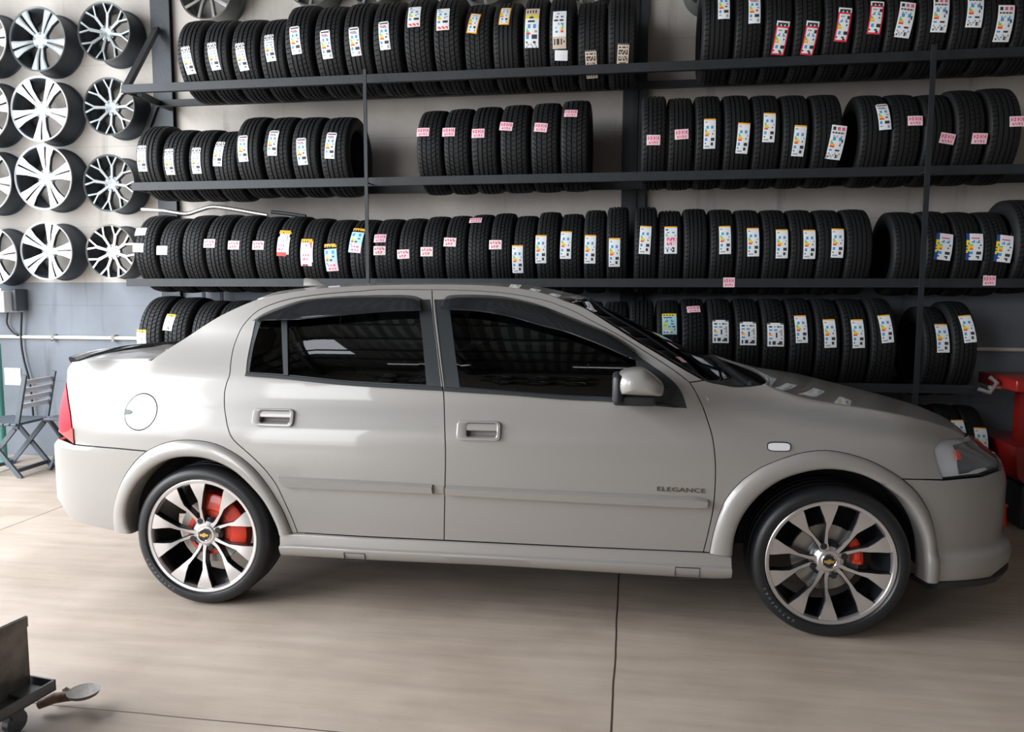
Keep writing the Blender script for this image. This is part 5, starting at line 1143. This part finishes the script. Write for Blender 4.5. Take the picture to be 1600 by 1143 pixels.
def folding_chair():
    c = empty('folding_chair')
    for s_ in (-1, 1):
        y = .19*s_
        MB().beam((-.20, y, 0), (.16, y, .44), .022, .035).build('front_leg', 'grey_wood', c)
        MB().beam((.20, y*.9, 0), (-.155, y*.9, .40), .022, .035).build('rear_leg', 'grey_wood', c)
        MB().beam((-.17, y*.9, .40), (-.27, y*.9, .84), .022, .035).build('back_post', 'grey_wood', c)
    mb = MB()
    for k in range(7): mb.bevbox((-.19+k*.058, -.20, .425), (-.19+k*.058+.05, .20, .447), .006)
    mb.build('seat', 'grey_wood', c, smooth=40)
    for k in range(4):
        z = .58+k*.065; x = -.17-(z-.40)*.227
        MB().bevbox((x-.006, -.18, z-.02), (x+.010, .18, z+.02), .005).build('back_slat', 'pale_wood', c, smooth=40)
    MB().beam((-.155, -.18, .055), (-.155, .18, .055), .02, .03).build('rung', 'grey_wood', c); MB().beam((.155, -.17, .055), (.155, .17, .055), .02, .03).build('rung', 'grey_wood', c)
    return c
ch1 = folding_chair(); f1 = atZ(26, 738, 0); ch1.location = (f1.x-.02, 5.06, 0); ch1.rotation_euler = (0, 0, PI+.06); ch1.scale = (.9, .9, .9); tag(ch1, 'dark folding wooden chair seen side-on nearest the left picture edge', 'chair', 'folding chairs by the left wall')
ch2 = copy_tree(ch1); f2 = atY(108, 700, 5.3); ch2.location = (f2.x+.085, 5.345, 0); ch2.rotation_euler = (0, 0, -PI/2+.05); tag(ch2, 'folding wooden chair with pale slatted back half hidden by the car boot', 'chair', 'folding chairs by the left wall')
q = atY(20, 588, 5.615); pn = MB().box((q.x-.075, 5.613, q.z-.07), (q.x+.075, 5.619, q.z+.07)).build('paper_notice', 'whitebox'); tag(pn, 'blank white square notice on the grey wall above the folding chair', 'notice')
# bent tube lying on the third-rail tyres
a = [(222, 332), (255, 334), (290, 339), (312, 333), (332, 328), (360, 331), (400, 338), (418, 341)]
tb = MB().tube([tuple(x) for x in cr([tuple(atY(px, py-5, 5.21)) for px, py in a], 4)], .015, 8).build('bent_tube', 'silver_alloy', smooth=50); tag(tb, 'bent silver tube lying on top of the tyres at the left of the third rail', 'tube')
a = [(424, 334), (452, 337), (478, 341)]
tb = MB().tube([tuple(atY(px, py-3, 5.24)) for px, py in a], .013, 8).build('black_rod', 'cable', smooth=50); tag(tb, 'short black rod lying on the seventh tyre of the third rail', 'rod')

# ------------------------------------------------------------------ low trolley with a bin, bottom left
zt_ = .13
A_ = atZ(87, 1061, zt_); B_ = atZ(47, 1043, zt_); C_ = atZ(0, 1110, zt_)
ux = (C_-A_).normalized(); uy = (B_-A_).normalized(); uy = (uy-ux*uy.dot(ux)).normalized()
tr = empty('tool_trolley', (A_.x, A_.y, 0)); tag(tr, 'low grey metal trolley carrying an open bin, bottom left corner', 'trolley')
T4 = Matrix((ux, uy, Vector((0, 0, 1)))).transposed().to_4x4()
def tp(mb, name, m_, **k):
    o = mb.build(name, m_, tr, **k); o.data.transform(T4); fixnormals(o); return o
LX, LY = 1.0, .42
tp(MB().box((0, 0, zt_-.035), (LX, LY, zt_-.03)).box((0, 0, zt_-.035), (LX, .006, zt_)).box((0, LY-.006, zt_-.035), (LX, LY, zt_)).box((0, 0, zt_-.035), (.006, LY, zt_)).box((LX-.006, 0, zt_-.035), (LX, LY, zt_)).box((.02, .03, zt_-.03), (.09, LY-.03, zt_-.018)), 'tray', 'cart2')
E_ = atZ(48, 1071, zt_-.03)-A_; ex, ey = E_.dot(ux), E_.dot(uy)
hb = .205; x0 = ex; print('bin', ex, ey)
tp(MB().box((x0, ey, zt_-.03), (x0+.7, ey+.004, zt_+hb)).box((x0, ey+.26, zt_-.03), (x0+.7, ey+.264, zt_+hb)).box((x0+.696, ey, zt_-.03), (x0+.7, ey+.264, zt_+hb)).box((x0+.25, ey, zt_-.03), (x0+.254, ey+.264, zt_+hb-.02)).box((x0, ey-.005, zt_+hb-.035), (x0+.7, ey+.001, zt_+hb-.002)), 'bin', 'cart')
for (x, y) in ((.10, .06), (.10, LY-.06), (LX-.1, .06), (LX-.1, LY-.06)):
    mb = MB().lathe([(-.012, .001), (-.012, .035), (.012, .035), (.012, .001)], 16); mb.v = [(a+x, b+y, c+.035) for a, b, c in mb.v]; mb.box((x-.02, y-.018, .05), (x+.02, y+.018, zt_-.035)); tp(mb, 'castor', 'cart2')
# floor jack arm with round pad
j0 = atZ(60, 1100, .03); j1 = atZ(122, 1083, .05); jk = empty('jack_arm', (j1.x, j1.y, 0)); tag(jk, 'rusty jack arm with round saddle pad lying on the floor beside the trolley', 'jack')
d = j0-j1
mb = MB().tube([(d.x, d.y, .028), (d.x*.6, d.y*.6, .045), (d.x*.3, d.y*.3, .045), (0, 0, .04)], [.014, .018, .016, .012], 10).tube([(d.x*.9, d.y*.9+.05, .02), (d.x*.4, d.y*.4+.04, .03), (.0, .01, .03)], .009, 8); mb.build('arm', 'rust', jk, smooth=50)
mb = MB().lathe([(.045, .001), (.045, .03), (.05, .045), (.062, .05), (.060, .042), (.058, .001)], 24, axis='z').tube([(-.05, .0, .055), (-.065, .0, .062), (-.075, .005, .056)], .007, 6); mb.v = [(a+.02, b+.0, c) for a, b, c in mb.v]; mb.build('saddle_pad', 'cart', jk, smooth=40)

# ------------------------------------------------------------------ red machine at the right
mx = atY(1604, 700, 4.95); m_ = empty('tyre_machine', (mx.x, 4.95, 0)); tag(m_, 'red workshop machine standing on the floor at the right picture edge', 'machine')
zz = lambda py: atY(1590, py, 4.95).z
MB().bevbox((-.10, -.2, 0), (.7, .35, zz(748)), .015).build('base', 'black_plastic', m_, smooth=40)
mb = MB(); zb, zt2 = zz(748), zz(688)
pr_ = [(-.16, zt2), (-.14, zb+.06), (-.10, zb+.02), (-.02, zb), (.7, zb), (.7, zt2)]
mb.prism(pr_, -.22, .35); mb.build('lower_body', 'machine_red', m_); fixnormals(m_.children[-1])
MB().bevbox((-.17, -.2, zz(607)), (.7, .3, zz(588)), .012).build('top_plate', 'machine_red', m_, smooth=40)
MB().box((-.03, .05, zt2), (.03, .12, zz(607))).build('upright', 'machine_red', m_); MB().box((.4, .0, zt2), (.5, .12, zz(607))).build('upright', 'machine_red', m_)
mb = MB().lathe([(0, .001), (0, .075), (-.05, .07), (-.06, .05), (-.055, .001)], 24, axis='z'); mb.v = [(a-.045, b-.24, c+zz(668)) for a, b, c in mb.v]; mb.build('drain_cup', 'cart2', m_, smooth=40)
mb = MB().lathe([(0, .001), (0, .076), (.014, .06), (.028, .02), (.034, .001)], 24, axis='z'); mb.v = [(a-.045, b-.24, c+zz(668)+.001) for a, b, c in mb.v]; mb.build('cup_lid', 'silver_alloy', m_, smooth=40)
q = atY(1545, 605, 4.93)
mb = MB().tube([(q.x-mx.x-.06, -.02, q.z-.01), (q.x-mx.x+.0, -.04, q.z-.03), (q.x-mx.x+.04, -.03, q.z+.03), (q.x-mx.x+.01, -.0, q.z+.06)], .014, 8).tube([(q.x-mx.x, -.02, q.z), (q.x-mx.x+.12, .0, q.z-.0)], .012, 8); mb.build('clamp', 'silver_alloy', m_, smooth=50)
q = atZ(1569, 820, 0); mb = MB().tube([(0, 0, 0), (-.003, 0, .05), (-.012, 0, .10), (-.02, 0, .12)], [.016, .014, .018, .008], 10).tube([(-.02, 0, .105), (.01, 0, .12)], .012, 8)
o = mb.build('pedal_grip', 'orange_red', smooth=50); o.location = (q.x, q.y, 0); tag(o, 'orange-red plastic grip standing on the floor beyond the front bumper', 'grip')
# wheels stacked against the wall behind the camera, mirrored in the car windows
for i, x in enumerate((-3.35, -2.75, -1.5, -.9, -.3)):
    for j in range(2):
        w = copy_tree(protoB); w.location = (x, RY0+.205, 5.5-.55*j); w.rotation_euler = (0, 0, PI); w.scale = (1, 1, 1); tag(w, 'dark alloy wheel high on the wall opposite the rack, %s row, %s column' % (('upper', 'lower')[j], ORD[i]), 'alloy wheel', 'alloy wheels on the opposite wall')
